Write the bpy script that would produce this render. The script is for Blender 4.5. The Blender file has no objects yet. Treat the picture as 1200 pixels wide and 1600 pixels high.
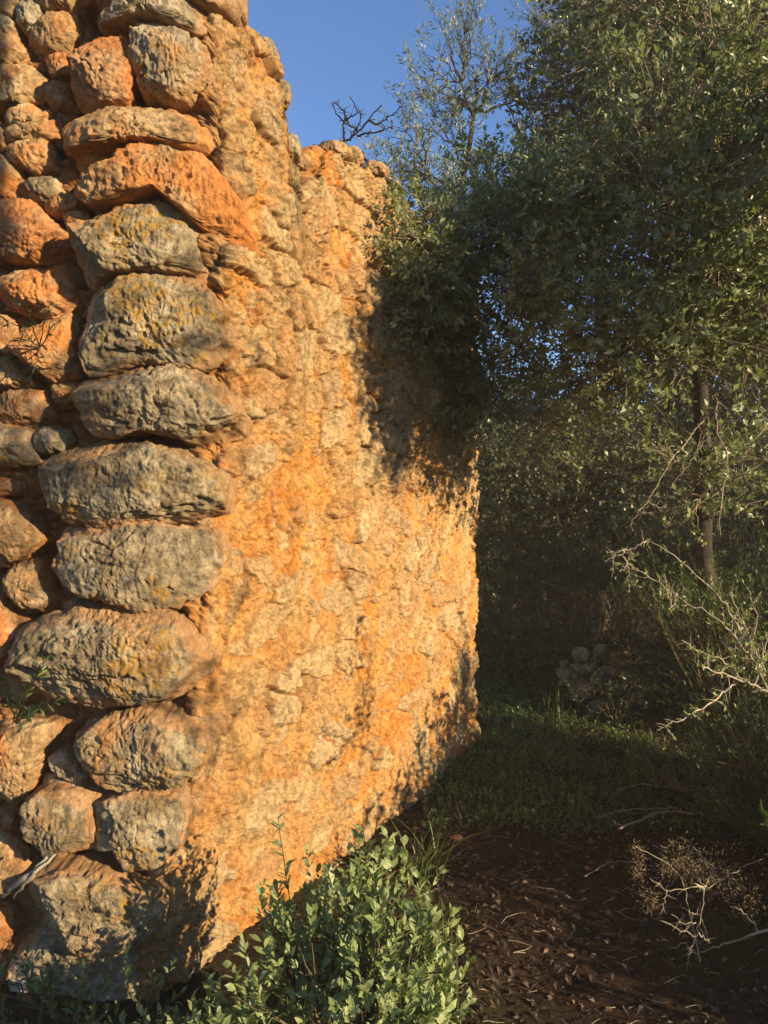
import bpy, math, random
import numpy as np
from mathutils import Vector
R = math.radians
C = bpy.context.scene.collection
S = bpy.context.scene

# ------------------------------------------------------------ camera, sky, sun, exposure
FPX = 1208.0                      # focal length in photograph pixels (photo is 1200 x 1600)
EYE = 1.5
cam = bpy.data.cameras.new('camera'); camo = bpy.data.objects.new('camera', cam); C.objects.link(camo)
camo.location = (0, 0, EYE); camo.rotation_euler = (R(90), 0, 0)
cam.sensor_fit = 'VERTICAL'; cam.sensor_height = 36.0; cam.lens = 36.0 * FPX / 1600.0
cam.clip_start = 0.05; cam.clip_end = 2000
S.camera = camo

SUN_EL, SUN_AZ = 16.0, -35.0      # azimuth measured from +x (right) towards +y (ahead)
sd = Vector((math.cos(R(SUN_EL)) * math.cos(R(SUN_AZ)), math.cos(R(SUN_EL)) * math.sin(R(SUN_AZ)), math.sin(R(SUN_EL))))
w = bpy.data.worlds.new("World"); S.world = w; w.use_nodes = True
wn = w.node_tree; wn.nodes.clear()
sky = wn.nodes.new('ShaderNodeTexSky'); sky.sky_type = 'NISHITA'; sky.sun_disc = False
sky.sun_elevation = R(SUN_EL); sky.sun_rotation = math.atan2(sd.x, sd.y)
sky.air_density = 1.0; sky.dust_density = 0.0; sky.ozone_density = 6.0
bg = wn.nodes.new('ShaderNodeBackground'); bg.inputs[1].default_value = 0.098
wo = wn.nodes.new('ShaderNodeOutputWorld')
wn.links.new(sky.outputs[0], bg.inputs[0]); wn.links.new(bg.outputs[0], wo.inputs[0])
sun = bpy.data.lights.new('sun', 'SUN'); sun.energy = 5.0; sun.angle = R(0.5); sun.color = (1.0, 0.79, 0.50)
suno = bpy.data.objects.new('sun', sun); C.objects.link(suno)
suno.rotation_euler = sd.to_track_quat('Z', 'Y').to_euler()
vs = S.view_settings; vs.view_transform = 'Standard'; vs.look = 'None'; vs.gamma = 1; vs.use_curve_mapping = False
vs.exposure = 1.25
S.cycles.max_bounces = 6; S.cycles.diffuse_bounces = 4; S.cycles.transmission_bounces = 3
S.cycles.use_denoising = True

HAZE = 0.0045
# ------------------------------------------------------------ helpers
rng = np.random.default_rng(7)

def hash3(i, j, k, seed):
    h = (i.astype(np.int64) * 374761393 + j.astype(np.int64) * 668265263 + k.astype(np.int64) * 2147483647 + seed * 974634777) & 0xffffffff
    h = ((h ^ (h >> 13)) * 1274126177) & 0xffffffff
    h = ((h ^ (h >> 16)) * 2246822519) & 0xffffffff
    return (h ^ (h >> 15)) & 0xffffffff

def noise3(P, seed=0):            # gradient noise in about -1..1
    P = np.asarray(P, float); F = np.floor(P); I = F.astype(np.int64); f = P - F
    u = f * f * f * (f * (f * 6 - 15) + 10)
    out = np.zeros(len(P))
    for dx in (0, 1):
        for dy in (0, 1):
            for dz in (0, 1):
                h = hash3(I[:, 0] + dx, I[:, 1] + dy, I[:, 2] + dz, seed)
                gx = ((h & 1023) / 511.5 - 1); gy = (((h >> 10) & 1023) / 511.5 - 1); gz = (((h >> 20) & 1023) / 511.5 - 1)
                d = gx * (f[:, 0] - dx) + gy * (f[:, 1] - dy) + gz * (f[:, 2] - dz)
                ww = (u[:, 0] if dx else 1 - u[:, 0]) * (u[:, 1] if dy else 1 - u[:, 1]) * (u[:, 2] if dz else 1 - u[:, 2])
                out += ww * d
    return out * 1.3

def fbm(P, octs=4, seed=0, gain=0.5, ridged=False):
    P = np.asarray(P, float); a = 1.0; s = np.zeros(len(P)); t = 0
    for o in range(octs):
        n = noise3(P * (2.03 ** o) + 17.3 * o, seed + o)
        if ridged: n = 1 - 2 * np.abs(n) * 1.3
        s += a * n; t += a; a *= gain
    return s / t

def vor2(a, b, seed=0, jit=0.9):  # F1, F2, cell id random, in cell units
    I = np.floor(a).astype(np.int64); J = np.floor(b).astype(np.int64)
    f1 = np.full(len(a), 9.0); f2 = np.full(len(a), 9.0); rid = np.zeros(len(a)); lx = np.zeros(len(a)); ly = np.zeros(len(a)); z = np.zeros(len(a), np.int64)
    for di in (-1, 0, 1):
        for dj in (-1, 0, 1):
            h = hash3(I + di, J + dj, z, seed)
            cx = I + di + .5 + jit * ((h & 1023) / 1023 - .5); cy = J + dj + .5 + jit * (((h >> 10) & 1023) / 1023 - .5)
            d = np.hypot(a - cx, b - cy); r = ((h >> 20) & 1023) / 1023.0
            m = d < f1
            f2 = np.where(m, f1, np.minimum(f2, d)); rid = np.where(m, r, rid); lx = np.where(m, a - cx, lx); ly = np.where(m, b - cy, ly); f1 = np.where(m, d, f1)
    return f1, f2, rid, lx, ly

def sst(a, b, x):
    t = np.clip((x - a) / (b - a), 0, 1); return t * t * (3 - 2 * t)

def mesh_np(name, V, F, mat=None, parent=None, smooth=True, attrs=None):
    V = np.asarray(V, np.float32); F = np.asarray(F, np.int32); k = F.shape[1]
    me = bpy.data.meshes.new(name)
    me.vertices.add(len(V)); me.vertices.foreach_set('co', V.ravel())
    me.loops.add(F.size); me.loops.foreach_set('vertex_index', F.ravel())
    me.polygons.add(len(F)); me.polygons.foreach_set('loop_start', np.arange(0, F.size, k, dtype=np.int32))
    me.polygons.foreach_set('loop_total', np.full(len(F), k, np.int32))
    me.polygons.foreach_set('use_smooth', np.full(len(F), smooth, bool))
    for an, av in (attrs or {}).items():
        at = me.attributes.new(an, 'FLOAT', 'POINT'); at.data.foreach_set('value', np.asarray(av, np.float32))
    me.update(calc_edges=True)
    if mat: me.materials.append(mat)
    o = bpy.data.objects.new(name, me); C.objects.link(o)
    if parent: o.parent = parent
    return o

def tag(o, label=None, cat=None, group=None, kind=None):
    if label: o['label'] = label
    if cat: o['category'] = cat
    if group: o['group'] = group
    if kind: o['kind'] = kind
    return o

def empty(name, loc, label, cat, group=None):
    o = bpy.data.objects.new(name, None); o.location = loc; o.empty_display_size = .1; C.objects.link(o)
    return tag(o, label, cat, group)

def W(px, py, d):                 # a photograph pixel at depth d (metres ahead) as a point of the place
    return np.array([(px - 600) / FPX * d, d, EYE + (800 - py) / FPX * d])

def child(o, parent):             # keep world position below an Empty that has been moved
    o.parent = parent; o.location = -parent.location
    return o

def grid_faces(nu, nv, wrap=False):
    i = np.arange(nu if wrap else nu - 1)[:, None]; j = np.arange(nv - 1)[None, :]
    i2 = (i + 1) % nu
    a = i * nv + j; b = i2 * nv + j
    return np.stack([a, b, b + 1, a + 1], -1).reshape(-1, 4)

# ------------------------------------------------------------ materials
def mat_new(name):
    m = bpy.data.materials.new(name); m.use_nodes = True; nt = m.node_tree
    b = nt.nodes['Principled BSDF']; return m, nt, b

class NB:
    def __init__(s, nt): s.nt = nt; s.tc = None
    def n(s, t, **k):
        x = s.nt.nodes.new(t)
        for a, v in k.items(): setattr(x, a, v)
        return x
    def l(s, a, b): s.nt.links.new(a, b)
    def obj(s):
        if not s.tc: s.tc = s.n('ShaderNodeTexCoord')
        return s.tc.outputs['Object']
    def noise(s, scale, detail=6, rough=.6, dist=0.0, loc=(0, 0, 0)):
        x = s.n('ShaderNodeTexNoise'); x.inputs['Scale'].default_value = scale; x.inputs['Detail'].default_value = detail
        x.inputs['Roughness'].default_value = rough; x.inputs['Distortion'].default_value = dist
        mp = s.n('ShaderNodeMapping'); mp.inputs['Location'].default_value = loc
        s.l(s.obj(), mp.inputs[0]); s.l(mp.outputs[0], x.inputs['Vector']); return x.outputs['Fac']
    def vor(s, scale, feature='F1'):
        x = s.n('ShaderNodeTexVoronoi', feature=feature); x.inputs['Scale'].default_value = scale
        s.l(s.obj(), x.inputs['Vector']); return x.outputs['Distance']
    def ramp(s, fac, stops):
        x = s.n('ShaderNodeValToRGB'); e = x.color_ramp.elements
        while len(e) < len(stops): e.new(0.5)
        for q, (p, c) in zip(e, stops):
            q.position = p; q.color = (c, c, c, 1) if isinstance(c, (int, float)) else (*c, 1)
        s.l(fac, x.inputs[0]); return x.outputs[0]
    def mix(s, fac, a, b, mode='MIX'):
        x = s.n('ShaderNodeMix', data_type='RGBA', blend_type=mode)
        for sock, v in ((x.inputs[0], fac), (x.inputs[6], a), (x.inputs[7], b)):
            if isinstance(v, (int, float)): sock.default_value = v
            elif isinstance(v, tuple): sock.default_value = (*v, 1)
            else: s.l(v, sock)
        return x.outputs[2]
    def math(s, op, a, b=0.0):
        x = s.n('ShaderNodeMath', operation=op)
        for sock, v in ((x.inputs[0], a), (x.inputs[1], b)):
            if isinstance(v, (int, float)): sock.default_value = v
            else: s.l(v, sock)
        return x.outputs[0]
    def attr(s, name):
        x = s.n('ShaderNodeAttribute'); x.attribute_name = name; return x.outputs['Fac']
    def bump(s, h, dist, strength=1.0, prev=None):
        x = s.n('ShaderNodeBump'); x.inputs['Distance'].default_value = dist; x.inputs['Strength'].default_value = strength
        s.l(h, x.inputs['Height'])
        if prev: s.l(prev, x.inputs['Normal'])
        return x.outputs[0]

def rock_mat(name, c1, c2, c3, soil, soil_amt, lichen=0.0, loc=(0, 0, 0)):
    m, nt, b = mat_new(name); q = NB(nt)
    f1 = q.noise(7, 7, .65, .4, loc); f2 = q.noise(38, 6, .7, .2, loc); f3 = q.noise(2.6, 5, .6, .5, tuple(v + 3 for v in loc))
    col = q.ramp(f1, [(.33, c1), (.5, c2), (.66, c3)])
    sp = q.ramp(f2, [(.36, .52), (.52, 1.0), (.68, 1.35)])
    col = q.mix(1.0, col, sp, 'MULTIPLY')
    sm = q.ramp(f3, [(.62 - soil_amt * .35, 0.0), (.72 - soil_amt * .35, 1.0)])
    sm = q.math('MULTIPLY', sm, .85)
    soilc = q.mix(q.ramp(f2, [(.35, 0.0), (.7, 1.0)]), soil, tuple(min(1, v * 1.5) for v in soil))
    col = q.mix(sm, col, soilc)
    if lichen > 0:
        la = q.noise(5.5, 3, .6, .3, (4.1, 2.2, 7.7)); lb = q.noise(42, 5, .7, .6, (1, 5, 2))
        lm = q.math('MULTIPLY', q.ramp(la, [(.60 - lichen * .06, 0.0), (.66 - lichen * .06, 1.0)]), q.ramp(lb, [(.49, 0.0), (.515, 1.0)]))
        col = q.mix(q.math('MULTIPLY', lm, .85), col, q.mix(lb, (.42, .22, .03), (.62, .36, .08)))
        wa = q.vor(26); wb = q.noise(9, 3, .5, 0, (9, 9, 1))
        wm = q.math('MULTIPLY', q.ramp(wa, [(.13, 1.0), (.2, 0.0)]), q.ramp(wb, [(.58, 0.0), (.62, 1.0)]))
        col = q.mix(q.math('MULTIPLY', wm, .8), col, (.62, .6, .54))
        da = q.noise(14, 5, .65, .8, (2, 8, 5)); dm = q.ramp(da, [(.58, 0.0), (.68, .5)])
        col = q.mix(dm, col, (.09, .08, .065))
    rm = q.math('ADD', q.math('POWER', q.attr('rim'), 7.0), q.math('MULTIPLY', q.math('SUBTRACT', f3, .5), 2.2))
    col = q.mix(q.ramp(rm, [(.55, 0.0), (.95, .6)]), col, soilc)
    q.l(col, b.inputs['Base Color']); b.inputs['Roughness'].default_value = .92
    b.inputs['Specular IOR Level'].default_value = .15
    n1 = q.bump(q.noise(55, 9, .75, .3, loc), .022, 1.0)
    n2 = q.bump(q.noise(210, 5, .75, 0, loc), .007, 1.0, n1)
    n3 = q.bump(q.ramp(q.vor(85), [(0.0, 0.0), (.35, 1.0)]), .003, .6, n2)
    q.l(n3, b.inputs['Normal'])
    return m

M = {}
SOIL = (.62, .235, .062)
M['grey'] = rock_mat('grey limestone', (.23, .175, .10), (.43, .335, .20), (.64, .52, .33), (.52, .26, .10), .12, 1.0)
M['tan'] = rock_mat('tan limestone', (.38, .22, .10), (.57, .37, .18), (.72, .52, .29), SOIL, .34, 0, (3, 1, 2))
M['pale'] = rock_mat('pale limestone', (.34, .27, .17), (.52, .42, .27), (.66, .56, .40), (.5, .26, .10), .16, .35, (6, 1, 4))
M['red'] = rock_mat('earth stained limestone', (.46, .21, .085), (.58, .31, .14), (.64, .43, .25), (.58, .22, .065), .45, 0, (1, 7, 2))

def masonry_mat():
    m, nt, b = mat_new('orange earth mortar and rubble'); q = NB(nt)
    st = q.attr('stone'); rd = q.attr('rnd'); rb = q.attr('rubble')
    f1 = q.noise(5, 7, .65, .5); f2 = q.noise(40, 6, .7, .2); f3 = q.noise(16, 5, .65, .4, (3, 3, 3)); f4 = q.noise(1.3, 4, .6, .3, (8, 1, 2))
    mort = q.ramp(f1, [(.34, (.58, .21, .045)), (.50, (.72, .33, .082)), (.62, (.76, .43, .145)), (.72, (.76, .52, .24))])
    mort = q.mix(q.ramp(f4, [(.46, 0.0), (.64, .7)]), mort, (.60, .41, .20))
    stc = q.ramp(rd, [(0.0, (.48, .28, .12)), (.3, (.62, .42, .20)), (.55, (.68, .52, .29)), (.8, (.50, .37, .21)), (1.0, (.62, .33, .13))])
    stc = q.mix(q.ramp(f3, [(.55, 0.0), (.68, .8)]), stc, (.62, .27, .08))
    stc = q.mix(1.0, stc, q.ramp(f3, [(.3, .72), (.6, 1.15)]), 'MULTIPLY')
    col = q.mix(q.math('MULTIPLY', st, .82), mort, stc)
    dk = q.noise(24, 5, .7, .6, (5, 2, 9))
    col = q.mix(q.ramp(dk, [(.58, 0.0), (.70, .5)]), col, (.24, .19, .14))
    sp = q.ramp(f2, [(.34, .58), (.52, 1.0), (.68, 1.28)])
    col = q.mix(1.0, col, sp, 'MULTIPLY')
    earth = q.mix(f3, (.30, .105, .03), (.48, .20, .07))
    col = q.mix(q.math('MULTIPLY', rb, q.ramp(q.noise(4, 4, .6, .3, (2, 2, 1)), [(.4, .9), (.6, .5)])), col, earth)
    q.l(col, b.inputs['Base Color']); b.inputs['Roughness'].default_value = .95; b.inputs['Specular IOR Level'].default_value = .1
    n1 = q.bump(q.noise(48, 9, .75, .3), .020, 1.0)
    n2 = q.bump(q.noise(190, 5, .75), .007, 1.0, n1)
    q.l(n2, b.inputs['Normal'])
    return m
M['masonry'] = masonry_mat()

def leaf_mat(name, ca, cb, cc=None, rough=.45, trans=.25, spec=.5):
    m, nt, b = mat_new(name); q = NB(nt)
    rd = q.attr('rnd')
    stops = [(0.0, ca), (.75, cb), (1.0, cc or cb)]
    col = q.ramp(rd, stops)
    q.l(col, b.inputs['Base Color']); b.inputs['Roughness'].default_value = rough
    b.inputs['Specular IOR Level'].default_value = spec
    tr = q.n('ShaderNodeBsdfTranslucent'); q.l(q.mix(1.0, col, (1.3, 1.5, .6), 'MULTIPLY'), tr.inputs[0])
    mx = q.n('ShaderNodeMixShader'); mx.inputs[0].default_value = trans
    q.l(b.outputs[0], mx.inputs[1]); q.l(tr.outputs[0], mx.inputs[2])
    q.l(mx.outputs[0], nt.nodes['Material Output'].inputs[0])
    return m
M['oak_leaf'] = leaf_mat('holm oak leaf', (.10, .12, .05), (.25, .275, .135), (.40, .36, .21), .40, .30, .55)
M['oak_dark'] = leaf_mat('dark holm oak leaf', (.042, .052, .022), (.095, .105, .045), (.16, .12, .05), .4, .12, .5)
M['olive_leaf'] = leaf_mat('wild olive leaf', (.14, .16, .10), (.26, .28, .18), (.34, .33, .22), .5, .2)
M['sage_leaf'] = leaf_mat('grey green shrub leaf', (.12, .155, .05), (.25, .30, .115), (.38, .40, .19), .5, .25)
M['bush_leaf'] = leaf_mat('undergrowth leaf', (.04, .07, .015), (.10, .15, .035), (.17, .20, .05), .45, .25)
M['grass'] = leaf_mat('grass blade', (.05, .085, .018), (.11, .165, .04), (.26, .22, .09), .5, .3)
M['thorn_leaf'] = leaf_mat('thorn bush leaf', (.13, .16, .05), (.24, .26, .09), (.35, .33, .15), .5, .25)
M['litter'] = leaf_mat('fallen leaf', (.024, .015, .010), (.070, .042, .026), (.22, .14, .08), .6, .0, .3)
M['seed'] = leaf_mat('dry seed fluff', (.20, .14, .08), (.34, .26, .16), (.42, .34, .23), .8, .3, .1)

def wood_mat(name, a, c, sc=30):
    m, nt, b = mat_new(name); q = NB(nt)
    f = q.noise(sc, 6, .65, .3); g = q.noise(7, 4, .6, .2, (4, 4, 4))
    col = q.mix(f, a, c); col = q.mix(q.ramp(g, [(.52, 0.0), (.62, .5)]), col, tuple(v * 1.7 for v in c))
    q.l(col, b.inputs['Base Color']); b.inputs['Roughness'].default_value = .9; b.inputs['Specular IOR Level'].default_value = .15
    q.l(q.bump(q.noise(sc * 3, 6, .7), .006, .8, q.bump(q.noise(sc * .8, 4, .7), .02, .8)), b.inputs['Normal'])
    return m
M['bark'] = wood_mat('oak bark', (.022, .018, .013), (.065, .053, .04))
M['twig'] = wood_mat('pale twig', (.17, .13, .085), (.34, .28, .19), 60)
M['dead'] = wood_mat('bleached dead twig', (.24, .20, .14), (.48, .41, .30), 60)
M['stem'] = wood_mat('shrub stem', (.06, .05, .028), (.14, .115, .06), 60)

def ground_mat():
    m, nt, b = mat_new('dark leaf mould soil'); q = NB(nt)
    f = q.noise(9, 8, .7, .3); g = q.noise(60, 6, .7, .5); h = q.noise(1.2, 4, .6, .2)
    col = q.ramp(g, [(.35, (.018, .011, .007)), (.5, (.042, .025, .015)), (.66, (.085, .052, .032))])
    col = q.mix(q.ramp(h, [(.48, 0.0), (.62, .6)]), col, (.05, .055, .018))
    col = q.mix(q.ramp(f, [(.3, .5), (.5, 0.0)]), col, (.03, .015, .01))
    q.l(col, b.inputs['Base Color']); b.inputs['Roughness'].default_value = .95; b.inputs['Specular IOR Level'].default_value = .1
    q.l(q.bump(g, .02, 1.0, q.bump(f, .04, .8)), b.inputs['Normal'])
    return m
M['ground'] = ground_mat()

# ------------------------------------------------------------ ground
def gz(x, y):
    x = np.asarray(x, float); y = np.asarray(y, float)
    P = np.stack([x.ravel() * .7, y.ravel() * .7, np.zeros(x.size)], -1)
    z = .06 * noise3(P, 5) + .035 * noise3(P * 4, 6) + .014 * noise3(P * 13, 8)
    z = z + .10 * sst(3.6, 7.5, y.ravel()) * sst(60, 20, np.hypot(x.ravel(), y.ravel()))
    return z.reshape(x.shape)
def gz1(x, y): return float(gz(np.array([x]), np.array([y]))[0])
def axis(n0, fine, far):
    a = np.linspace(-fine, fine, n0); s = fine * np.geomspace(1.06, far / fine, 46)
    return np.concatenate([-s[::-1], a, s])
ax_ = axis(230, 5, 900); ay_ = axis(230, 5, 900) + 3.5
X, Y = np.meshgrid(ax_, ay_, indexing='ij')
mesh_np('ground', np.stack([X, Y, gz(X, Y)], -1).reshape(-1, 3), grid_faces(len(ax_), len(ay_)), M['ground'])
tag(bpy.data.objects['ground'], 'dark shaded woodland ground of leaf mould', kind='structure')

# ------------------------------------------------------------ the ruined wall
wall = empty('ruined_wall', (-.55, 2.35, 0), 'ruined rubble stone wall with grey corner stones and crumbling orange mortar, glowing in low sun', 'wall')

CPY = np.array([-200, 0, 250, 500, 640, 760, 880, 1020, 1160, 1280, 1400, 1600, 1800])
CPX = np.array([318, 330, 352, 356, 358, 342, 334, 322, 316, 290, 265, 240, 225])
YC = 2.37
END = np.array([.545, 4.82])
US = np.concatenate([np.linspace(-1.9, -.02, 200), np.linspace(0, 2.72, 690), 2.72 + np.linspace(.006, .55, 90), 3.3 + np.linspace(0, 1.6, 40)])
def top_height(u):
    up = np.array([-1.9, -.6, -.05, .05, .13, .23, .32, .38, .435, .52, .62, .73, .95, 1.4, 1.8, 2.1, 2.7, 3.2, 5])
    hp = np.array([3.5, 3.45, 3.28, 3.17, 3.13, 3.10, 3.07, 2.98, 2.66, 2.66, 2.78, 2.88, 2.95, 3.04, 3.02, 2.98, 2.96, 2.9, 2.7])
    h = np.interp(u, up, hp)
    P = np.stack([u * 9, u * 0 + 3.3, u * 0], -1)
    _, _, r, _, _ = vor2(u * 7.5, u * 0 + .5, 77)
    return h + .028 * noise3(P, 3) + .016 * noise3(P * 4, 4) + .045 * (r - .5)
NZ = 830
tz = np.linspace(0, 1, NZ)
Hs = top_height(US)
U, T = np.meshgrid(US, tz, indexing='ij')
Z = -.12 + (Hs[:, None] + .12) * T
PYc = 800 - (Z - EYE) / YC * FPX
CX = (np.interp(PYc.ravel(), CPY, CPX).reshape(Z.shape) - 600) / FPX * YC
dirn = np.stack([END[0] - CX, END[1] - YC + 0 * CX], -1); L0 = np.linalg.norm(dirn, axis=-1)
k = np.clip(U / 2.72, 0, 1)
PX = np.where(U < 0, CX + U, CX + dirn[..., 0] * k)
PY = np.where(U < 0, YC + .10 * sst(-.02, -.22, U), YC + dirn[..., 1] * k)
# gentle swelling of the long face
PX += np.where(U > 0, .05 * np.sin(np.pi * k) * np.sin(np.clip(Z / 3, 0, 1) * 3.0), 0)
# beyond the far end the wall turns away
d0 = np.array([.44, .90]); rad = .22
e = np.clip((U - 2.72) / rad, 0, 2.0)
a0 = math.atan2(d0[1], d0[0])
ox = rad * (np.sin(a0 + e) - math.sin(a0)); oy = -rad * (np.cos(a0 + e) - math.cos(a0))
PX = np.where(U > 2.72, PX + ox, PX); PY = np.where(U > 2.72, PY + oy, PY)
s2 = np.clip(U - 3.3, 0, None)
PX += s2 * math.cos(a0 + 2.0); PY += s2 * math.sin(a0 + 2.0)
for _ in range(6):
    PX[1:-1] = .25 * PX[:-2] + .5 * PX[1:-1] + .25 * PX[2:]; PY[1:-1] = .25 * PY[:-2] + .5 * PY[1:-1] + .25 * PY[2:]
gx = np.gradient(PX, axis=0); gy = np.gradient(PY, axis=0); gl = np.hypot(gx, gy) + 1e-9
NX, NY = gy / gl, -gx / gl
for _ in range(10):
    NX[1:-1] = .25 * NX[:-2] + .5 * NX[1:-1] + .25 * NX[2:]; NY[1:-1] = .25 * NY[:-2] + .5 * NY[1:-1] + .25 * NY[2:]
uf, zf = U.ravel(), Z.ravel()
Q3 = np.stack([PX.ravel(), PY.ravel(), zf], -1)
wx = .05 * noise3(Q3 * 7, 11) + .018 * noise3(Q3 * 24, 12); wz = .05 * noise3(Q3 * 7, 13) + .018 * noise3(Q3 * 24, 14)
left = sst(.05, -.12, uf)
# large stones
f1, f2, r1, lx, ly = vor2((uf + wx) / .17, (zf + wz) / .125, 21)
ed = f2 - f1
upper = sst(1.2, 2.3, zf)
keep = sst(.02, .06, r1 - (.56 - .20 * upper - .4 * left))
m1 = sst(.03, .13, ed) * keep
ti = (r1 * 13.7) % 1 - .5; tj = (r1 * 29.3) % 1 - .5
hh = m1 * (.75 + .25 * upper) * (.010 + .020 * ((r1 * 7.13) % 1) + .045 * (ti * lx + tj * ly))
# medium stones in the mortar
g1, g2, r2, lx, ly = vor2((uf + wz) / .075 + 3.3, (zf + wx * 1.2) / .085, 31)
keep2 = sst(.0, .08, r2 - (.62 - .22 * upper)) * (1 - m1)
m2 = sst(.05, .25, g2 - g1) * keep2
hh += m2 * (.004 + .012 * ((r2 * 5.7) % 1) + .02 * (((r2 * 17.1) % 1 - .5) * lx + ((r2 * 37.1) % 1 - .5) * ly))
k1, k2, r3, _, _ = vor2((uf + wx) / .034, (zf + wz) / .034, 41)
m3 = sst(.1, .4, k2 - k1) * sst(.55, .65, r3) * (1 - m1) * (1 - m2)
hh += m3 * .005
big = fbm(Q3 * 2.2, 3, 51) * .040
mid = fbm(Q3 * 11, 5, 52, .62) * .026 + fbm(Q3 * np.array([26, 26, 15]), 4, 57, .6, ridged=True) * .011 - .012 * sst(.25, .0, np.abs(fbm(Q3 * 6, 3, 58)) * 2) * (1 - .6 * m1)
fine = fbm(Q3 * 60, 3, 53, .6, ridged=True) * .0085
pit = -sst(.38, .62, fbm(Q3 * 20, 3, 54)) * .022
streak = fbm(np.stack([uf * 12, uf * 0, zf * 2.6], -1), 3, 55) * .022 * (1 - upper)
crk = np.abs(fbm(Q3 * 5.5, 4, 91, .6)); crk2 = np.abs(fbm(Q3 * 14, 3, 92, .6))
crack = -(sst(.035, .0, crk) * .022 + sst(.05, .0, crk2) * .010) * (.5 + .5 * upper) - sst(.10, .0, ed) * keep * .02
disp = hh + big + mid + fine + pit + streak + crack
disp = np.where(left > 0, disp * (1 - left) + left * (disp * 1.3 - .015), disp)
stone = np.clip(m1 * 1.0 + m2 * .85 + m3 * .35, 0, 1)
rnd = np.where(m1 > m2, (r1 * 3.7) % 1, (r2 * 9.1) % 1)
Dd = disp.reshape(Z.shape)
PX2 = PX + NX * Dd; PY2 = PY + NY * Dd; Z2 = Z + (.35 * np.gradient(Dd, axis=1) * 0)
# wall top (ragged, half a metre thick) and the hidden back
nb = 34
Vw = np.stack([PX2, PY2, Z2], -1)
ex = []; at = []
lastn = np.stack([NX[:, -1], NY[:, -1]], -1); lastn[US < .06] = (.5, -.86)
for _ in range(12): lastn[1:-1] = .25 * lastn[:-2] + .5 * lastn[1:-1] + .25 * lastn[2:]
for j in range(1, nb + 1):
    inn = .5 * j / nb
    p = Vw[:, -1].copy(); p[:, :2] -= lastn * inn
    n = noise3(np.stack([US * 8, np.full(len(US), inn * 8), US * 0], -1), 61) * .05 + noise3(np.stack([US * 26, np.full(len(US), inn * 26), US * 0], -1), 62) * .018
    p[:, 2] += n * min(1, j / 3) + .05 * math.sin(math.pi * min(1, inn / .5)) - .02
    ex.append(p)
p = ex[-1].copy(); p[:, 2] = -.1; ex.append(p)
Vw = np.concatenate([Vw, np.stack(ex, 1)], 1)
def ext(a, v=None):
    a = a.reshape(Z.shape); t = np.repeat(a[:, -1:], nb + 1, 1); return np.concatenate([a, t], 1).ravel()
mas = mesh_np('masonry', Vw.reshape(-1, 3), grid_faces(Vw.shape[0], Vw.shape[1])[:, ::-1], M['masonry'],
              attrs={'stone': ext(stone), 'rnd': ext(rnd), 'rubble': ext(left)})
child(mas, wall)

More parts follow.
